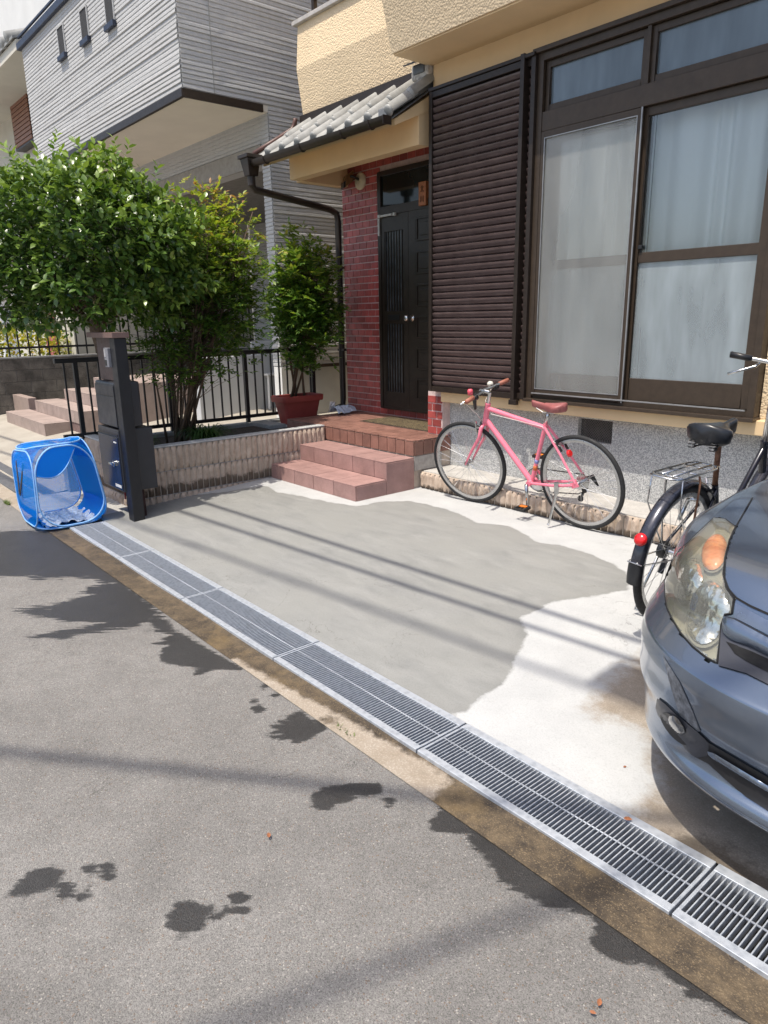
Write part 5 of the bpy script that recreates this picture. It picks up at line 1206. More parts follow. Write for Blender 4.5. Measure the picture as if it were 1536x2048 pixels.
# pink bicycle
def pink_bike(loc, yaw, lean):
    t_ = thing('pink_bicycle', 'pink bicycle with brown saddle and grips standing by the ledge under the window', 'bicycle', loc, local=True, rot=(lean, 0, yaw))
    rw = .342; A = Vector((0,0,rw)); F = Vector((1.035,0,rw)); BB = Vector((.425,0,.275)); ST_ = Vector((.27,0,.735)); HT = Vector((.80,0,.815)); HB = Vector((.835,0,.70))
    wheel(t_, A, rw, .016)
    fr_ = MB(); fr_.tube([BB, ST_], .0155, 12); fr_.tube([HT+Vector((-.005,0,-.015)), ST_+Vector((.008,0,-.03))], .0175, 12); fr_.tube([HB+Vector((-.012,0,.012)), BB], .021, 12); fr_.tube([HT+Vector((-.008,0,.025)), HB+Vector((.008,0,-.03))], .021, 12)
    fr_.tube([BB+Vector((0,-.045,0)), BB+Vector((0,.045,0))], .021, 12)
    for s in (-1, 1):
        fr_.tube([BB+Vector((-.02,.025*s,0)), Vector((.17,.052*s,.305)), A+Vector((.02,.062*s,-.004))], [.011,.011,.009], 10)
        fr_.tube([ST_+Vector((.0,.018*s,-.02)), Vector((.13,.042*s,.54)), A+Vector((0,.062*s,.012))], [.010,.009,.008], 10)
        fr_.bar(A+Vector((.035,.062*s,-.01)), A+Vector((-.02,.062*s,.012)), .006, .04)
    fo_ = fr_.build('frame', M_pink, t_, smooth=True, angle=60)
    MB().tube([ST_, ST_+Vector((-.028,0,.085))], .0135, 10).build('seat_post', M_chrome, t_, smooth=True)
    sd = saddle(t_, .10, .375, .865, .135, M_sadb, thick=.06)
    rl = MB()
    for s in (-1, 1): rl.tube([(.335,.012*s,.845),(.27,.022*s,.822),(.19,.022*s,.822),(.125,.035*s,.848)], .0035, 6)
    kid('rails', rl, M_spoke, sd)
    # steering part turned a little to the left
    st_ = MB(); S = R(9); ax = (HT-HB).normalized()
    rotm = Matrix.Translation(HB) @ Matrix.Rotation(S, 4, ax) @ Matrix.Translation(-HB)
    def tr_(p): return rotm @ Vector(p)
    fk = MB()
    for s in (-1, 1): fk.tube([tr_(HB+Vector((.004,.012*s,-.02))), tr_(HB+Vector((.012,.05*s,-.045))), tr_(HB+Vector((.035,.055*s,-.12))), tr_(Vector((.945,.055*s,.48))), tr_(F+Vector((-.03,.052*s,.05))), tr_(F+Vector((0,.052*s,0)))], [.012,.015,.014,.011,.008,.007], 10)
    fk.build('fork', M_pink, t_, smooth=True)
    wo = wheel(t_, F, rw, .016, name='front_wheel')
    wo.matrix_basis = rotm
    sm_ = MB(); T0 = HT+ax*.02; T1 = HT+ax*.115; C_ = T1+Vector((.055,0,.012))
    sm_.tube([tr_(T0), tr_(T1)], .0145, 12); sm_.tube([tr_(T1), tr_(C_)], .015, 12); sm_.tube([tr_(C_+Vector((0,-.028,0))), tr_(C_+Vector((0,.028,0)))], .021, 12); sm_.build('stem', M_chrome, t_, smooth=True, angle=50)
    hb = MB(); pts = [(0,.27),(-.012,.20),(-.004,.10),(0,0)]; L_ = [C_+Vector((-.035*abs(y)/.27*1.1,y,.0)) for y in (.275,.2,.1,0,-.1,-.2,-.275)]
    hb.tube([tr_(p) for p in L_], .0125, 10); ho = hb.build('handlebar', M_chrome, t_, smooth=True)
    for s in (-1, 1):
        kid('grip', MB().tube([tr_(C_+Vector((-.040,.285*s,0))), tr_(C_+Vector((-.027,.18*s,0)))], .0165, 10), M_gripb, ho, smooth=True)
        lv = MB(); lv.tube([tr_(C_+Vector((.005,.15*s,-.01))), tr_(C_+Vector((.035,.17*s,-.025))), tr_(C_+Vector((.035,.26*s,-.03)))], [.008,.007,.006], 8); kid('brake_lever', lv, M_chrome, ho, smooth=True)
        q = MB(); q.tube([tr_(C_+Vector((-.02,.125*s,-.012))), tr_(C_+Vector((-.015,.165*s,-.012)))], .022, 10); kid('shifter', q, M_blk, ho, smooth=True)
    kid('bell', MB().lathe([(.024,0),(.024,.012),(.017,.024),(.003,.028)], tr_(C_+Vector((0,-.10,.015))), (0,0,1), 14), pm('cream_bell', (.6,.58,.5), .35, obj=True), ho, smooth=True)
    q = MB(); q.lathe([(.019,0),(.021,.03),(.015,.042),(.004,.044)], tr_(C_+Vector((.01,.155,.012))), (0,0,1), 12); kid('tail_light', q, pm('pink_light', (.75,.10,.14), .3, obj=True), ho, smooth=True)
    q = MB(); q.tube([tr_(C_+Vector((.02,.06,-.01))), tr_(C_+Vector((.045,.062,-.05))), tr_(C_+Vector((.05,.062,-.13)))], [.018,.016,.010], 10); kid('front_lamp', q, M_blk, ho, smooth=True)
    cb_ = MB(); cb_.tube([tr_(C_+Vector((.03,.17,-.02))), tr_(C_+Vector((.10,.10,-.08))), tr_(HB+Vector((.05,.03,.06))), tr_(HB+Vector((.03,0,.0)))], .0028, 6); cb_.tube([tr_(C_+Vector((.03,-.17,-.02))), tr_(C_+Vector((.06,-.10,-.11))), HT+Vector((-.05,.02,-.05)), ST_+Vector((.02,.015,-.02)), ST_+Vector((-.06,.03,-.10)), Vector((.13,.04,.60))], .0028, 6)
    cb_.build('brake_cable', M_cable, t_, smooth=True)
    for s in (-1, 1):
        q = MB(); p0 = HB+Vector((.035,.035*s,-.045)); q.bar(tr_(p0), tr_(p0+Vector((.03,.0,-.0))), .012, .012); q.bar(tr_(p0+Vector((.03,0,.05))), tr_(p0+Vector((.03,0,-.05))), .010, .012); q.build('brake', M_chrome, t_)
    q = MB(); q.bar((.16,.035,.625),(.12,.035,.56), .012,.012); q.bar((.16,-.035,.625),(.12,-.035,.56), .012,.012); q.build('brake', M_blk, t_)
    MB().lathe([(.026,0),(.026,.01),(.02,.016)], (.062,.035,.555), (-.85,0,.3), 16).build('rear_reflector', M_red, t_, smooth=True, angle=40)
    # drivetrain on the right, crank with pedals, kickstand on the left
    cr = ring(BB+Vector((0,-.055,0)), .088, .003, 40, 6).build('chainring', M_blk, t_, smooth=True)
    MB().lathe([(.085,0),(.085,.003),(.05,.003),(.05,0)], BB+Vector((0,-.056,0)), (0,-1,0), 30, cap=False).build('chain_guard', M_chrome, t_)
    q = MB(); q.tube([BB+Vector((.01,-.055,.092)), A+Vector((0,-.045,.045))], .004, 5); q.tube([BB+Vector((.0,-.055,-.092)), A+Vector((.06,-.045,-.11)), A+Vector((.02,-.045,-.09))], .004, 5); q.build('chain', M_blk, t_)
    q = MB()
    for k in range(6): q.lathe([(.052-.005*k,0),(.052-.005*k,.002)], A+Vector((0,-.024-.005*k,0)), (0,-1,0), 22)
    q.build('cassette', M_chrome, t_)
    q = MB(); q.bar(A+Vector((0,-.06,-.02)), A+Vector((.01,-.065,-.07)), .016, .03, (1,0,0)); q.bar(A+Vector((.01,-.058,-.07)), A+Vector((.045,-.058,-.145)), .018, .016, (1,0,0)); q.lathe([(.024,0),(.024,.008)], A+Vector((.045,-.05,-.145)), (0,-1,0), 14); q.lathe([(.022,0),(.022,.008)], A+Vector((.01,-.05,-.075)), (0,-1,0), 14); q.hexa([A+Vector(v) for v in ((-.05,-.075,.02),(.01,-.075,.02),(.01,-.045,.02),(-.05,-.045,.02),(-.10,-.07,-.03),(-.06,-.07,.05),(-.06,-.05,.05),(-.10,-.05,-.03))]); q.build('derailleur', M_blk, t_, bevel=.003)
    for s in (1, -1):
        d_ = Vector((.03*s,0,-1)).normalized(); p0 = BB+Vector((0,.065*s,0)); p1 = p0 + d_*.168*s if s > 0 else p0 - d_*.168
        q = MB(); q.tube([p0, p1], [.014,.010], 8); co = q.build('crank_arm', M_chrome, t_, smooth=True)
        y0_ = .015*s; q = MB(); q.box(p1.x-.045, p1.x+.045, p1.y+y0_, p1.y+y0_+.012*s, p1.z-.010, p1.z+.010); q.box(p1.x-.045, p1.x+.045, p1.y+y0_+.075*s, p1.y+y0_+.085*s, p1.z-.010, p1.z+.010); q.box(p1.x-.046, p1.x-.034, p1.y+y0_+.012*s, p1.y+y0_+.075*s, p1.z-.010, p1.z+.010); q.box(p1.x+.034, p1.x+.046, p1.y+y0_+.012*s, p1.y+y0_+.075*s, p1.z-.010, p1.z+.010); q.tube([p1, p1+Vector((0,.09*s,0))], .008, 8); kid('pedal', q, M_blk, co)
        kid('pedal_reflector', MB().box(p1.x-.03, p1.x+.03, p1.y+.03*s, p1.y+.06*s, p1.z+.011, p1.z+.014), pm('orange_reflector', (.7,.18,.02), .3, obj=True), co)
    q = MB(); q.bar((.155,.065,.34),(.15,.075,.26), .03,.035); q.tube([(.15,.078,.27),(.17,.155,.055),(.172,.165,.045)], [.013,.0085,.008], 8)
    q.build('kickstand', M_chrome, t_, bevel=0)
    MB().tube([BB*.78+ST_*.22+Vector((0,0,0)), BB*.70+ST_*.30], .0165, 12).build('sticker', pm('orange_sticker', (.60,.16,.05), .4, obj=True), t_, smooth=True)
    MB().tube([BB*.66+ST_*.34, BB*.60+ST_*.40], .0163, 12).build('sticker', pm('blue_sticker', (.25,.28,.55), .4, obj=True), t_, smooth=True)
    return t_
LEAN = R(9)
pk = pink_bike((-2.765, 4.185, .003), R(180), -LEAN)

# black city bicycle
def city_bike(loc, yaw, lean, label, bar_z=1.225):
    t_ = thing('city_bicycle', label, 'bicycle', loc, local=True, rot=(lean, 0, yaw))
    rw = .343; A = Vector((0,0,rw)); F = Vector((1.08,0,rw)); BB = Vector((.46,0,.28)); ST_ = Vector((.30,0,.64)); HT = Vector((.80,0,.80)); HB = Vector((.86,0,.60))
    wheel(t_, A, rw, .020, 28, 'rear_wheel'); wheel(t_, F, rw, .020, 28, 'front_wheel')
    fr_ = MB(); fr_.tube([BB, ST_], .0165, 12); fr_.tube([HB, BB*.9+HB*.1+Vector((0,0,-.03)), BB], .02, 12); fr_.tube([HT+Vector((0,0,-.05)), BB*.55+HT*.4+Vector((0,0,.02)), ST_*.6+BB*.4], .015, 12); fr_.tube([HT, HB], .02, 12)
    for s in (-1, 1):
        fr_.tube([BB+Vector((0,.03*s,0)), A+Vector((0,.065*s,0))], .010, 8); fr_.tube([ST_+Vector((0,.015*s,-.03)), A+Vector((0,.065*s,.01))], .008, 8); fr_.tube([HB+Vector((.01,.03*s,-.03)), HB+Vector((.03,.05*s,-.08)), F+Vector((-.02,.05*s,.06)), F+Vector((0,.05*s,0))], .011, 8)
    fr_.build('frame', M_bframe, t_, smooth=True, angle=60)
    def fender(c, r0, a0, a1, name):
        def fn(u, v): a = a0 + (a1-a0)*v; th = math.pi*(u-.5)*.92; rr = r0 + .020*math.cos(th); return (c[0] + rr*math.cos(a), .032*math.sin(th), c[2] + rr*math.sin(a))
        def fi(u, v): a = a0 + (a1-a0)*v; th = math.pi*(u-.5)*.92; rr = r0 - .002 + .019*math.cos(th); return (c[0] + rr*math.cos(a), .031*math.sin(th), c[2] + rr*math.sin(a))
        b = MB(); b.grid(fn, 9, 40); b.grid(fi, 9, 40); return b.build(name, M_fend, t_, smooth=True)
    rf_ = fender(A, rw+.004, R(20), R(176), 'rear_fender'); fender(F, rw+.004, R(30), R(175), 'front_fender')
    def flap(u, v): a = R(174) + R(17)*v; th = math.pi*(u-.5)*.98; rr = rw + .006 + .024*math.cos(th); return (A.x + rr*math.cos(a), .038*math.sin(th), A.z + rr*math.sin(a))
    kid('mud_flap', MB().grid(flap, 9, 6), M_bsad, rf_, smooth=True)
    a = R(178); q = MB().lathe([(.030,0),(.030,.012),(.022,.022),(.004,.026)], (A.x+(rw+.028)*math.cos(R(157)), 0, A.z+(rw+.028)*math.sin(R(157))), (-1,0,.40), 20); kid('reflector', q, M_red, rf_, smooth=True)
    q = MB()
    for s in (-1, 1): q.tube([A+Vector((0,.06*s,0)), (A.x+(rw+.012)*math.cos(R(174)), .036*s, A.z+(rw+.012)*math.sin(R(174)))], .003, 6)
    q.tube([(A.x+(rw+.028)*math.cos(R(174)), y_, A.z+(rw+.012)*math.sin(R(174))) for y_ in (-.036,0,.036)], .003, 6); q.build('fender_stay', M_chrome, t_)
    # rear carrier
    cz = .762; ca = MB(); rp = [(-.245,-.04),(-.225,-.065),(-.19,-.075),(.12,-.070),(.17,-.05),(.17,.05),(.12,.070),(-.19,.075),(-.225,.065),(-.245,.04)]
    ca.tube([(x, y_, cz) for x, y_ in rp], .0055, 8, closed=True)
    for y_ in (-.026, .026): ca.tube([(-.20,y_,cz+.004),(.16,y_,cz+.004)], .0045, 8)
    for x in (-.18,-.05, .09): ca.tube([(x,-.072,cz-.004),(x,.072,cz-.004)], .0045, 8)
    co = ca.build('carrier', M_chrome, t_, smooth=True)
    for s in (-1, 1):
        q = MB(); q.tube([(-.04,.07*s,cz-.01),(-.045,.082*s,cz-.04),(-.03,.078*s,.52),(-.005,.068*s,rw+.02)], .005, 6); kid('carrier_stay', q, M_rust if s < 0 else M_chrome, co, smooth=True)
        q = MB(); q.tube([(.15,.05*s,cz),(.22,.04*s,cz-.01),(.27,.02*s,cz-.03)], .005, 6); kid('carrier_stay', q, M_chrome, co, smooth=True)
        q = MB(); q.tube([(-.20,.073*s,cz),(-.19,.08*s,.62),(-.01,.07*s,rw+.03)], .0035, 6); kid('carrier_stay', q, M_chrome, co, smooth=True)
    MB().tube([ST_, Vector((.255,0,.86))], .0135, 10).build('seat_post', M_rust, t_, smooth=True)
    sd = saddle(t_, .075, .385, .925, .215, M_bsad, thick=.10)
    q = MB()
    for s in (-1, 1):
        q.tube([(.11+.018*math.cos(a_*.9)-.018, .05*s+.018*math.sin(a_*.9), .842+.0022*a_) for a_ in range(0, 24)], .0028, 5); q.tube([(.11,.05*s,.85),(.20,.025*s,.855),(.30,.012*s,.875)], .004, 6)
    kid('springs', q, M_blk, sd, smooth=True)
    q = MB(); q.tube([ST_+Vector((-.02,.03,.0)), (.30,.05,.66),(.36,.045,.655)], .005, 6); q.build('seat_clamp', M_chrome, t_)
    # bars sweep back, raised stem
    sm_ = MB(); sm_.tube([HT, Vector((.765,0,bar_z-.06))], .0135, 10); sm_.tube([Vector((.765,0,bar_z-.06)), Vector((.84,0,bar_z-.03))], .014, 10); sm_.build('stem', M_chrome, t_, smooth=True)
    hb = MB(); hb.tube([(.80+.06*(1-abs(k)/5), .052*k, bar_z-.03*(1-abs(k)/5)) for k in range(-5, 6)], .0115, 10); ho = hb.build('handlebar', M_chrome, t_, smooth=True)
    for s in (-1, 1):
        kid('grip', MB().tube([(.798,.265*s,bar_z),(.80,.262*s,bar_z),(.825,.155*s,bar_z-.012)], [.014,.0175,.0165], 12), M_blk, ho, smooth=True)
        lv = MB(); lv.tube([(.85,.125*s,bar_z-.03),(.83,.135*s,bar_z-.05),(.79,.19*s,bar_z-.075),(.765,.245*s,bar_z-.10)], [.009,.0085,.007,.0075], 8); kid('brake_lever', lv, M_chrome, ho, smooth=True)
    ring(BB+Vector((0,-.05,0)), .085, .004, 36, 6).build('chainring', M_chrome, t_, smooth=True)
    q = MB(); q.prism([(-.09,-.05),(-.03,-.10),(.45,-.105),(.54,-.07),(.54,.05),(.48,.10),(-.03,.06),(-.09,.03)], lambda a_, b_, d_: (a_, d_, rw+b_*.75-.03), -.075, -.055); q.build('chain_case', M_bframe, t_, bevel=.008)
    for s in (1, -1):
        p0 = BB+Vector((0,.075*s,0)); p1 = p0+Vector((.10*s,0,-.12*s)); q = MB(); q.tube([p0,p1], [.013,.010], 8); c2 = q.build('crank_arm', M_chrome, t_, smooth=True); kid('pedal', MB().box(p1.x-.045,p1.x+.045,p1.y+.012*s,p1.y+.095*s,p1.z-.012,p1.z+.012), M_blk, c2, bevel=.004)
    q = MB(); q.tube([(-.01,.07,rw-.02),(-.04,.11,.12),(-.045,.13,.006),(-.045,.0,.006),(-.045,-.13,.006),(-.04,-.11,.12),(-.01,-.07,rw-.02)], .007, 8); q.build('kickstand', M_chrome, t_, smooth=True)
    q = MB(); q.tube([(.02,.045,rw-.05),(-.01,.05,rw-.12)], .014, 8); q.lathe([(.042,-.015),(.045,0),(.042,.015)], (0,.058,rw), (0,1,0), 18); q.build('drum_brake', M_blk, t_, smooth=True, angle=40)
    MB().tube([(.10,-.075+.06, .60),(.14,.045,.58),(.14,.06,.52),(.10,.055,.48)], .010, 8).build('ring_lock', M_chrome, t_, smooth=True)
    return t_
city_bike((-1.60, 3.17, 0.0), R(90), R(4.5), 'black city bicycle with chrome carrier parked between the car and the house')
# ------------------------------------------------------------------ car, nose towards the street
car = thing('parked_car', 'dark blue grey compact car parked nose out beside the house', 'car', (-.36, 3.6, -.03))
CXC, HWID = -.355, .845
t = NT('blue_grey_car_paint'); c = t.mix(t.rng(t.noise(3, 3), .3, .7), (.17, .21, .275), (.19, .232, .30))
fl = t.voro(900, out='Color'); sp = t.N('ShaderNodeSeparateColor'); t.l.new(fl, sp.inputs[0])
M_car = t.done(c, .27, .78, None, .5, 1.0); t.p.inputs['Coat Roughness'].default_value = .06
M_cblack = pm('black_plastic_trim', (.014, .014, .016), .5, n=(20, .2)); M_cdark = pm('charcoal_trim', (.040, .042, .052), .4, n=(14, .1))
M_cgap = pm('panel_gap', (.004, .004, .005), .9)
# body rings: height, front reach (Y at the middle), half width, how round the corner is, how far the corner sits back
RG = [ # z, yfront, halfwidth, exponent, side start
 (.14, 1.800, .770, 2.6), (.165, 1.735, .800, 2.7), (.19, 1.715, .810, 2.7), (.215, 1.720, .812, 2.7), (.235, 1.740, .815, 2.8), (.30, 1.745, .828, 2.8), (.36, 1.715, .836, 2.8),
 (.42, 1.705, .842, 2.7), (.47, 1.697, .845, 2.7), (.502, 1.695, .845, 2.6), (.514, 1.700, .8445, 2.6), (.530, 1.730, .843, 2.55), (.555, 1.785, .841, 2.5), (.578, 1.828, .839, 2.4), (.60, 1.846, .837, 2.4), (.63, 1.855, .834, 2.4), (.665, 1.868, .831, 2.4), (.70, 1.893, .825, 2.4), (.735, 1.940, .815, 2.4), (.76, 2.005, .800, 2.45), (.78, 2.095, .780, 2.5), (.803, 2.23, .752, 2.6), (.83, 2.42, .722, 2.8), (.862, 2.70, .690, 3.0), (.89, 2.92, .665, 3.2)]
CY0 = 2.62                                                  # where the front rounding ends on the flanks
def ring_pt(s, z, yf, hw, ex, cy=CY0):
    """s in [-1,1] from the right flank round the nose to the left flank"""
    th = (s+1)/2*math.pi; c_, s2 = math.cos(th), math.sin(th)
    x = -hw*math.copysign(abs(c_)**(2/ex), c_); y = (cy if yf < cy-.2 else yf+.2) - ((cy if yf < cy-.2 else yf+.2)-yf)*abs(s2)**(2/ex)
    return Vector((CXC+x, y, z))
NSEG = 240; WHY = 2.56
def shell(rings, ycap=None):
    b = MB(); n = NSEG+1; V = []
    for (z, yf, hw, ex) in rings:
        for i in range(n): V.append(ring_pt(-1+2*i/NSEG, z, yf, hw, ex))
    F = []
    for j in range(len(rings)-1):
        for i in range(NSEG):
            f = (j*n+i, j*n+i+1, (j+1)*n+i+1, (j+1)*n+i); c_ = sum((V[k] for k in f), Vector())/4
            if abs(c_.x-CXC) > .72 and math.hypot(c_.y-WHY, c_.z-.292) < .335: continue
            F.append(f)
    b.add(V, F)
    return b
# smooth interpolation between the rings
def dense_rings(rg, k=5):
    a = np.array(rg); out = []
    m = np.gradient(a, axis=0)
    for i in range(len(a)-1):
        for j in range(k):
            u = j/k; h0 = 2*u**3-3*u**2+1; h1 = u**3-2*u**2+u; h2 = -2*u**3+3*u**2; h3 = u**3-u**2
            out.append(tuple(h0*a[i]*1 + h1*m[i]*.7 + h2*a[i+1] + h3*m[i+1]*.7))
    out.append(tuple(a[-1])); return out
DR = dense_rings(RG, 3)
sb = shell(DR); body_me = sb.mesh('front_body', M_car, smooth=True)
bvh = BVHTree.FromPolygons([Vector(v) for v in sb.v], sb.f)
def hit(px, py):
    r = Vector(ray(px, py)).normalized(); p, nrm, i, d = bvh.ray_cast(Vector(CAMP), r)
    if p is None: return None
    if nrm.dot(r) > 0: nrm = -nrm
    return p, nrm
k1 = .1797
za = lambda L_: [(1260+x*k1, 1000+y*k1) for x, y in L_]
zb_ = lambda L_: [(1260+x*k1, 1300+y*k1) for x, y in L_]
HL = za([(935,205),(1050,215),(1172,302),(1108,450),(1058,650),(1040,830),(1075,985),(1160,1105),(1135,1265),(1062,1275),(1018,1400),(1005,1550),(968,1820),(850,1755),(700,1635),(565,1480),(475,1330),(415,1200),(398,1090),(392,900),(445,720),(565,560),(700,430),(850,285)])
def to_px(p):
    q = ROT @ (np.array(p) - CAMP); return q[0]/q[2]*FPX+768, q[1]/q[2]*FPX+1024
# openings for the two headlamps
bmh = bmesh.new(); bmh.from_mesh(body_me); cs = [f.calc_center_median() for f in bmh.faces]
pl_ = np.array([to_px((c_.x if c_.x < CXC else 2*CXC-c_.x, c_.y, c_.z)) for c_ in cs]); ok = sdf(np.array(HL), pl_) > -.6
bmesh.ops.delete(bmh, geom=[f for f, c_, k_ in zip(list(bmh.faces), cs, ok) if k_ and c_.y < 2.6], context='FACES'); bmh.to_mesh(body_me); bmh.free()
front = link('front_body', body_me, car)
def patch(name, outline, m, off=.004, parent=None, step=7, bulge=0.0, mirror=True, push=(0,0,0)):
    """a piece of trim lying on the body: outline from the photograph, points found on the body surface"""
    o = np.array(outline, float); dn = []
    for i in range(len(o)):
        a, c = o[i], o[(i+1) % len(o)]; k = max(1, int(np.hypot(*(c-a))/step))
        for j in range(k): dn.append(a + (c-a)*j/k)
    dn = np.array(dn); lo, hi = dn.min(0), dn.max(0)
    g = np.array([(x, y) for x in np.arange(lo[0]+step/2, hi[0], step) for y in np.arange(lo[1]+step/2, hi[1], step)])
    dd = sdf(dn, g) if len(g) else np.zeros(0); g = g[dd > step*.5] if len(g) else g
    pts = [Vector(p) for p in dn] + [Vector(p) for p in g]; nb = len(dn)
    vs, es, fs, *_ = delaunay_2d_cdt(pts, [(i, (i+1) % nb) for i in range(nb)], [list(range(nb))], 1, 1e-4)
    P3 = []; 
    sd = sdf(dn, np.array([tuple(v) for v in vs])); mx = max(1e-6, sd.max())
    for v, s in zip(vs, sd):
        h = hit(v.x, v.y)
        if h is None: P3.append(None); continue
        k = max(0.0, min(1.0, s/mx)); P3.append(h[0] + h[1]*(off + bulge*math.sqrt(max(0, 1-(1-k)**2))) + Vector(push))
    F = [f for f in fs if all(P3[i] is not None for i in f)]
    used = sorted({i for f in F for i in f}); ix = {v: k for k, v in enumerate(used)}
    V = [P3[i] for i in used]; F = [tuple(ix[i] for i in f) for f in F]
    b = MB().add(V, F); o1 = b.build(name, m, None, smooth=True); o1.parent = parent or car
    if (parent or car) is car: o1.matrix_parent_inverse = Matrix.Translation(-Vector(car['base']))
    if mirror:
        b2 = MB().add([(2*CXC - v.x, v.y, v.z) for v in V], [f[::-1] for f in F]); o2 = b2.build(name, m, None, smooth=True); o2.parent = parent or car
        if (parent or car) is car: o2.matrix_parent_inverse = Matrix.Translation(-Vector(car['base']))
    return o1
def ell(cx, cy, a, b_, rot=0, n=28):
    r = R(rot); return [(cx + a*math.cos(t_)*math.cos(r) - b_*math.sin(t_)*math.sin(r), cy + a*math.cos(t_)*math.sin(r) + b_*math.sin(t_)*math.cos(r)) for t_ in (2*math.pi*k/n for k in range(n))]
t = NT('lamp_housing'); c = t.mix(t.rng(t.noise(9, 4), .3, .7), (.27, .26, .20), (.36, .35, .28)); M_hz = t.done(c, .30, .25, None, .5)
M_lens = pane_mat('hazed_lens', (.95, .95, .91), .13, (.72, .71, .62), .05)
M_refl = NT('lamp_reflector'); t = M_refl; c = t.mix(t.rng(t.noise(40, 2, .5), .35, .65), (.62, .64, .62), (.88, .90, .88)); M_refl = t.done(c, .12, .9, t.bump(t.noise(38, 1, .4), .5, .01), .6)
M_lring = pm('lamp_bezel', (.42, .41, .34), .22, .5, n=(20, .1)); M_amber = NT('amber_lamp'); t = M_amber; c = t.mix(t.rng(t.noise(25, 3), .35, .65), (.72, .21, .06), (.85, .38, .15)); M_amber = t.done(c, .14, .0, t.bump(t.noise(45, 1), .5, .01), .6, 1.0)
INW = (.012, .045, -.004)                                  # the lamp bowls sit back inside the wing
def seal(outline):
    P_ = []; Q_ = []; o_ = np.array(outline)
    for i_ in range(len(o_)):
        for k_ in range(5):
            q_ = o_[i_] + (o_[(i_+1) % len(o_)]-o_[i_])*k_/5; h_ = hit(*q_)
            if h_: P_.append(h_[0] + h_[1]*.001); Q_.append(h_[0] - h_[1]*.045)
    for sg in (0, 1):
        pts = [p if not sg else Vector((2*CXC-p.x, p.y, p.z)) for p in P_]
        MB().tube(pts, .0035, 6, closed=True).build('headlight_seal', M_cgap, car, smooth=True)
        wall_ = pts + [q if not sg else Vector((2*CXC-q.x, q.y, q.z)) for q in Q_]; n_ = len(pts)
        MB().add(wall_, [(i_, (i_+1) % n_, n_+(i_+1) % n_, n_+i_) for i_ in range(n_)]).build('headlight_wall', M_hz, car, smooth=True)
seal(HL)
def grow(o, k):
    o = np.array(o); c_ = o.mean(0); d = o - c_; l = np.hypot(*d.T)[:, None]; return [tuple(p) for p in c_ + d*(l+k)/l]
def patch2(name, o, m, off, push, **kw):                   # both lamps: the mirrored one is pushed the other way
    a_ = patch(name, o, m, off, mirror=False, push=push, **kw)
    b2 = MB().add([(2*CXC - v.co.x, v.co.y, v.co.z) for v in a_.data.vertices], [tuple(p.vertices)[::-1] for p in a_.data.polygons]); b2.build(name, m, car, smooth=True)
patch2('lamp_housing', grow(HL, 1), M_hz, -.040, (0,0,0))
def lamp(name, cx, cy, a, b_, rot, m, deep=-.035):
    e = lambda k: za(ell(cx, cy, a*k, b_*k, rot))
    patch2('lamp_bezel', e(1.04), M_lring, -.028, (0,0,0)); patch2(name, e(.95), m, -.024, (0,0,0), bulge=deep, step=4)
lamp('main_lamp', 812, 1192, 240, 360, 8, M_refl, .016); lamp('high_beam_lamp', 592, 852, 150, 268, 14, M_refl, .016); lamp('indicator_lamp', 905, 515, 150, 236, 27, M_amber, .018)
hl = patch('headlight_lens', HL, M_lens, .0035, bulge=.008)
patch('hood_gap', za([(1372,-20),(1190,296),(1122,450),(1070,650),(1060,860),(1106,985),(1195,1085),(1350,1172),(1536,1255),(1700,1320),(1700,1345),(1536,1282),(1345,1198),(1185,1105),(1092,995),(1046,862),(1056,650),(1108,446),(1178,290),(1355,-20)]), M_cgap, .003, step=5)
patch('nose_strip', za([(1185,1150),(1536,1340),(1700,1420),(1700,1570),(1536,1490),(1170,1310)]), pm('pale_blue_strip', (.16,.19,.26), .25, .5, coat=.6), .004)
patch('grille_surround', za([(1030,1400),(1062,1290),(1180,1318),(1536,1510),(1700,1590),(1700,2130),(1536,2060),(1300,1940),(985,1850),(1010,1560)]), M_cdark, .004)
patch('grille_opening', za([(1075,1590),(1350,1690),(1536,1775),(1700,1850),(1700,2030),(1536,1930),(1300,1810),(1170,1725)]), M_cgap, .006)
patch('grille_bar', za([(1064,1300),(1180,1330),(1536,1522),(1700,1600),(1700,1810),(1536,1735),(1350,1640),(1130,1565),(1062,1490),(1050,1400)]), M_car, .010, bulge=.012)
patch('lower_intake', zb_([(770,905),(900,1030),(1200,1205),(1536,1400),(1700,1490),(1700,1890),(1536,1790),(1300,1640),(1050,1420),(880,1262),(760,1200)]), M_cblack, .004)
patch('intake_blade', zb_([(890,1115),(960,1125),(1250,1300),(1536,1470),(1700,1560),(1700,1640),(1536,1555),(1250,1385),(950,1200),(898,1155)]), M_car, .010, bulge=.007)
patch('fog_lamp_bezel', zb_([(318,530),(400,590),(520,705),(765,900),(890,1030),(890,1130),(870,1178),(755,1198),(690,1158),(555,1010),(400,830),(328,725),(300,640)]), M_cdark, .005, bulge=.008)
patch('fog_lamp_recess', zb_(ell(540, 862, 232, 90, 51)), M_cblack, .012, step=4)
patch('fog_lamp', zb_(ell(560, 815, 128, 58, 52)), pm('fog_lamp_glass', (.12,.12,.12), .1, .3, coat=1.0, n=(30,.2)), .014, bulge=.008, step=4)
patch('bumper_scrape', zb_([(372,60),(440,170),(560,360),(690,650),(790,900),(760,905),(560,720),(500,540),(440,330)]), pm('scuffed_paint', (.13,.14,.16), .55, .2, n=(60,.6)), .0022, step=6)
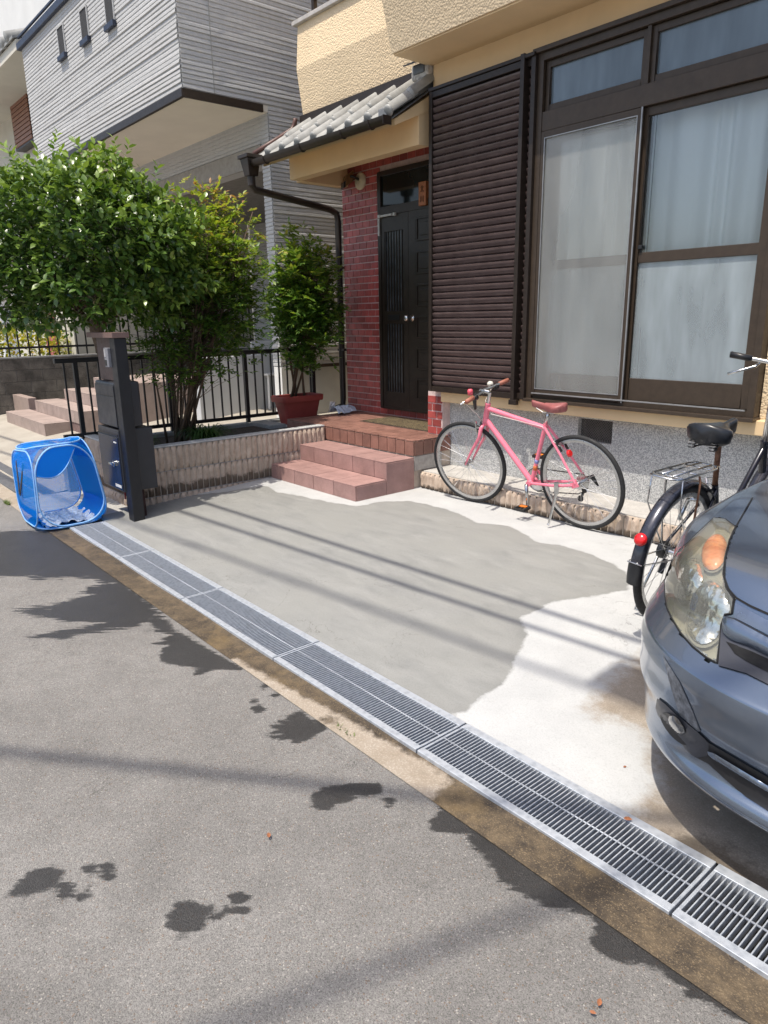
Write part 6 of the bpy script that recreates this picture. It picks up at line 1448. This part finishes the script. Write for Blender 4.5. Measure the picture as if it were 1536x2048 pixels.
def filler(name, top, bot, m, off):
    a_, c_ = hit(*top), hit(*bot)
    if not a_ or not c_: return
    xa, zt_, zb2 = max(a_[0].x, c_[0].x)-.004, a_[0].z, c_[0].z
    def fn(u, v):
        x = xa + (2*CXC-2*xa)*u; dip = .010*(1-abs(2*u-1)); z = zt_+(zb2-zt_)*v - dip
        h_ = bvh.ray_cast(Vector((x, 0, z)), Vector((0, 1, 0)))
        return (h_[0] - Vector((0, off, 0))) if h_[0] else Vector((x, 1.75, z))
    MB().grid(fn, 24, 8).build(name, m, car, smooth=True)
for nm, t_, b_, f_, m_, o_ in (('nose_strip',1420,1570,za,bpy.data.materials['pale_blue_strip'],.004), ('grille_surround',1590,2130,za,M_cdark,.004), ('grille_opening',1850,2030,za,M_cgap,.007), ('grille_bar',1600,1810,za,M_car,.014),
        ('lower_intake',1490,1890,zb_,M_cblack,.004), ('intake_blade',1560,1640,zb_,M_car,.012), ('hood_gap',1320,1345,za,M_cgap,.003)):
    filler(nm, f_([(1690,t_)])[0], f_([(1690,b_)])[0], m_, o_)
# flanks, bonnet back to the screen, cabin, wheels
b = MB(); rings = DR[:max(i for i, r_ in enumerate(DR) if r_[0] <= .80)+1]
ysd = list(np.arange(CY0-.002, 5.36, .03))
for s in (-1, 1):
    V = [(CXC+s*hw, y_, z) for (z, yf, hw, ex) in rings for y_ in ysd]; n_ = len(ysd); F = []
    for j_ in range(len(rings)-1):
        for i_ in range(n_-1):
            yc, zc = ysd[i_]+.015, (rings[j_][0]+rings[j_+1][0])/2
            if min(math.hypot(yc-wy_, zc-.292) for wy_ in (WHY, 4.95)) > .335: F.append((j_*n_+i_, j_*n_+i_+1, (j_+1)*n_+i_+1, (j_+1)*n_+i_))
    b.add(V, F)
b.box(CXC-.76, CXC+.76, 5.30, 5.48, .2, .8)
b.build('side_body', M_car, car, smooth=True, angle=40)
b = MB(); top = [r_ for r_ in RG if r_[0] >= .78]; V = []
for s in (-1, 1):
    V = []
    for (z, yf, hw, ex) in top: c2 = (CY0 if yf < CY0-.2 else yf+.2); V += [(CXC+s*hw, c2-.002, z), (CXC+s*hw, 3.4, z)]
    b.add(V, [(2*i, 2*i+1, 2*i+3, 2*i+2) for i in range(len(top)-1)])
b.add([(CXC-.67,3.10,.908),(CXC+.67,3.10,.908),(CXC+.67,3.4,.93),(CXC-.67,3.4,.93)], [(0,1,2,3)]); b.build('bonnet_rear', M_car, car)
def cab(z, y0_, y1_, hw, r=.16): return [(CXC+x, (y0_+y1_)/2+y_, z) for x, y_, _ in rrect(0, 0, hw, (y1_-y0_)/2, 0, r, 5)]
loft([cab(.78,3.00,5.40,.79), cab(.93,3.08,5.38,.765), cab(1.40,3.72,5.25,.62)], False, False).build('cabin_glass', pm('tinted_car_glass', (.02,.025,.03), .05, n=(4,.1), coat=1.0), car, smooth=True, angle=40)
loft([cab(1.398,3.70,5.27,.63), cab(1.45,3.78,5.22,.60), cab(1.49,3.95,5.1,.50)], False, True).build('roof', M_car, car, smooth=True, angle=40)
for s in (-1, 1):
    q = MB(); q.hexa([(CXC+s*.70,3.65,.95),(CXC+s*.775,3.65,.95),(CXC+s*.775,3.75,.95),(CXC+s*.70,3.75,.95),(CXC+s*.70,3.65,1.0),(CXC+s*.93,3.62,1.0),(CXC+s*.93,3.72,1.0),(CXC+s*.70,3.75,1.0)]); q.box(min(CXC+s*.80,CXC+s*.97), max(CXC+s*.80,CXC+s*.97), 3.6, 3.72, 1.0, 1.13); q.build('door_mirror', M_car, car, bevel=.02, smooth=True, angle=40)
    for y_ in (WHY, 4.95):
        MB().lathe([(.345,-.22),(.345,0)], (CXC+s*.80, y_, .292), (s,0,0), 36, cap=False).build('wheel_arch', M_cblack, car)
        wo = MB().lathe([(.18,-.16),(.285,-.16),(.30,-.13),(.30,-.02),(.285,.0),(.20,.004)], (CXC+s*.815, y_, .270), (s,0,0), 36).build('wheel', M_rub, car, smooth=True, angle=40)
        kid('rim', MB().lathe([(.20,0),(.19,.006),(.06,-.01),(.05,.004),(.0,.006)], (CXC+s*.817, y_, .270), (s,0,0), 24), M_rim, wo, smooth=True, angle=40)
MB().box(CXC-.62, CXC+.62, 2.35, 5.3, .21, .24).box(CXC-.42, CXC+.42, 1.95, 2.35, .21, .24).build('underbody', M_cblack, car)
# ------------------------------------------------------------------ overhead cables of the street (their shadows cross the ground)
def cable(label, A_, B_, h, d, ext=14, group='overhead cables above the street'):
    A_ = np.array(A_); B_ = np.array(B_); k = SUNV/SUNV[2]
    a = np.array([A_[0], A_[1], 0]) + k*h; b_ = np.array([B_[0], B_[1], 0]) + k*h; u = (b_-a)/np.linalg.norm(b_-a)
    p0 = a - u*ext; p1 = b_ + u*ext; n = 14
    MB().tube([p0 + (p1-p0)*i/n for i in range(n+1)], d/2, 8).build('overhead_cable', M_blk, smooth=True, label=label, cat='cable', group=group)
    return a, b_
g2 = lambda x, y, z=-.03: tuple(onz(x, y, z)[:2])
cable('thin black street cable shading the middle of the driveway', g2(365,1022), g2(1200,1300), 5.6, .050)
cable('black street cable shading the driveway nearer the steps', g2(460,1022), g2(1290,1290), 5.3, .052)
cable('high street cable shading the driveway along the drain', g2(330,1065), g2(900,1270), 10.5, .050)
cable('thick cable crossing above the road obliquely', g2(0,1512,RZ), g2(640,1580,RZ), 8.5, .055)
cable('heavy cable bundle crossing above the road corner', g2(740,1955,RZ), g2(1060,1835,RZ), 10.0, .045)

k_ = SUNV/SUNV[2]; jp = np.array([*g2(1268,1368), 0]) + k_*5.5  # unseen box added overhead to cast the shadow blob beside the car
jb = thing('shadow_box', 'unseen grey box added above the street to shade the concrete by the car', 'added shadow caster', tuple(jp))
MB().box(jp[0]-.16, jp[0]+.20, jp[1]-.10, jp[1]+.10, 5.38, 5.62).build('case', M_galv, jb, bevel=.02)
MB().bar((jp[0]+.02, jp[1], 5.6), (jp[0]+.02, jp[1], 5.72), .03, .03).build('hanger', M_galv, jb)
# ------------------------------------------------------------------ fallen leaves and weeds
M_fall = pm('dry_leaf', (.30, .11, .045), .7, n=(60, .4), obj=True)
def fallen(x, y, z, lab, s, yaw, m=M_fall):
    p = onz(x, y, z)
    me = leaves_mesh('leaf', np.zeros((1,3)), np.array([[1.0,0,0]]), np.zeros(1), np.ones(1)*s, np.array([.2]), m, 1.5)
    link('fallen_leaf', me, loc=(p[0], p[1], z+.012), rot=(R(12), R(-6), yaw), label=lab, cat='leaf', group='dry leaves lying about')
fallen(1246, 1643, ZD, 'reddish dry leaf caught on the drain grating near the car', .028, .6)
fallen(1196, 2020, RZ, 'small orange leaf scrap on the road, bigger of a pair', .022, 1.9)
fallen(1178, 2030, RZ, 'small orange leaf scrap on the road, smaller of a pair', .016, .4)
fallen(538, 1682, RZ, 'brown leaf scrap alone on the dry asphalt between wet footprints', .024, 2.6)
fallen(1246, 1540, ZD, 'brown leaf bit by the edge of the drain frame', .014, 1.2)
def weed(px, py, lab, n, h):
    p = onz(px, py, RZ); b = MB(); r_ = random.Random(px)
    for k in range(n):
        a = r_.uniform(0, 6.28); l = h*r_.uniform(.5, 1.1); ox, oy = r_.uniform(-.06,.06), r_.uniform(-.012,.012); w_ = .003
        b.add([(p[0]+ox-w_*math.sin(a), p[1]+oy+w_*math.cos(a), RZ), (p[0]+ox+w_*math.sin(a), p[1]+oy-w_*math.cos(a), RZ), (p[0]+ox+math.cos(a)*l*.7, p[1]+oy+math.sin(a)*l*.7, RZ+l*.8)], [(0,1,2)])
    o = b.build('weed_tuft', M_grass, label=lab, cat='weed'); at = o.data.attributes.new('tone', 'FLOAT', 'POINT'); at.data.foreach_set('value', [.6]*len(o.data.vertices))
weed(688, 1463, 'tiny green weed in the joint of the gutter apron', 26, .025)
weed(14, 1008, 'low green weeds along the apron left of the blue basket', 90, .05)
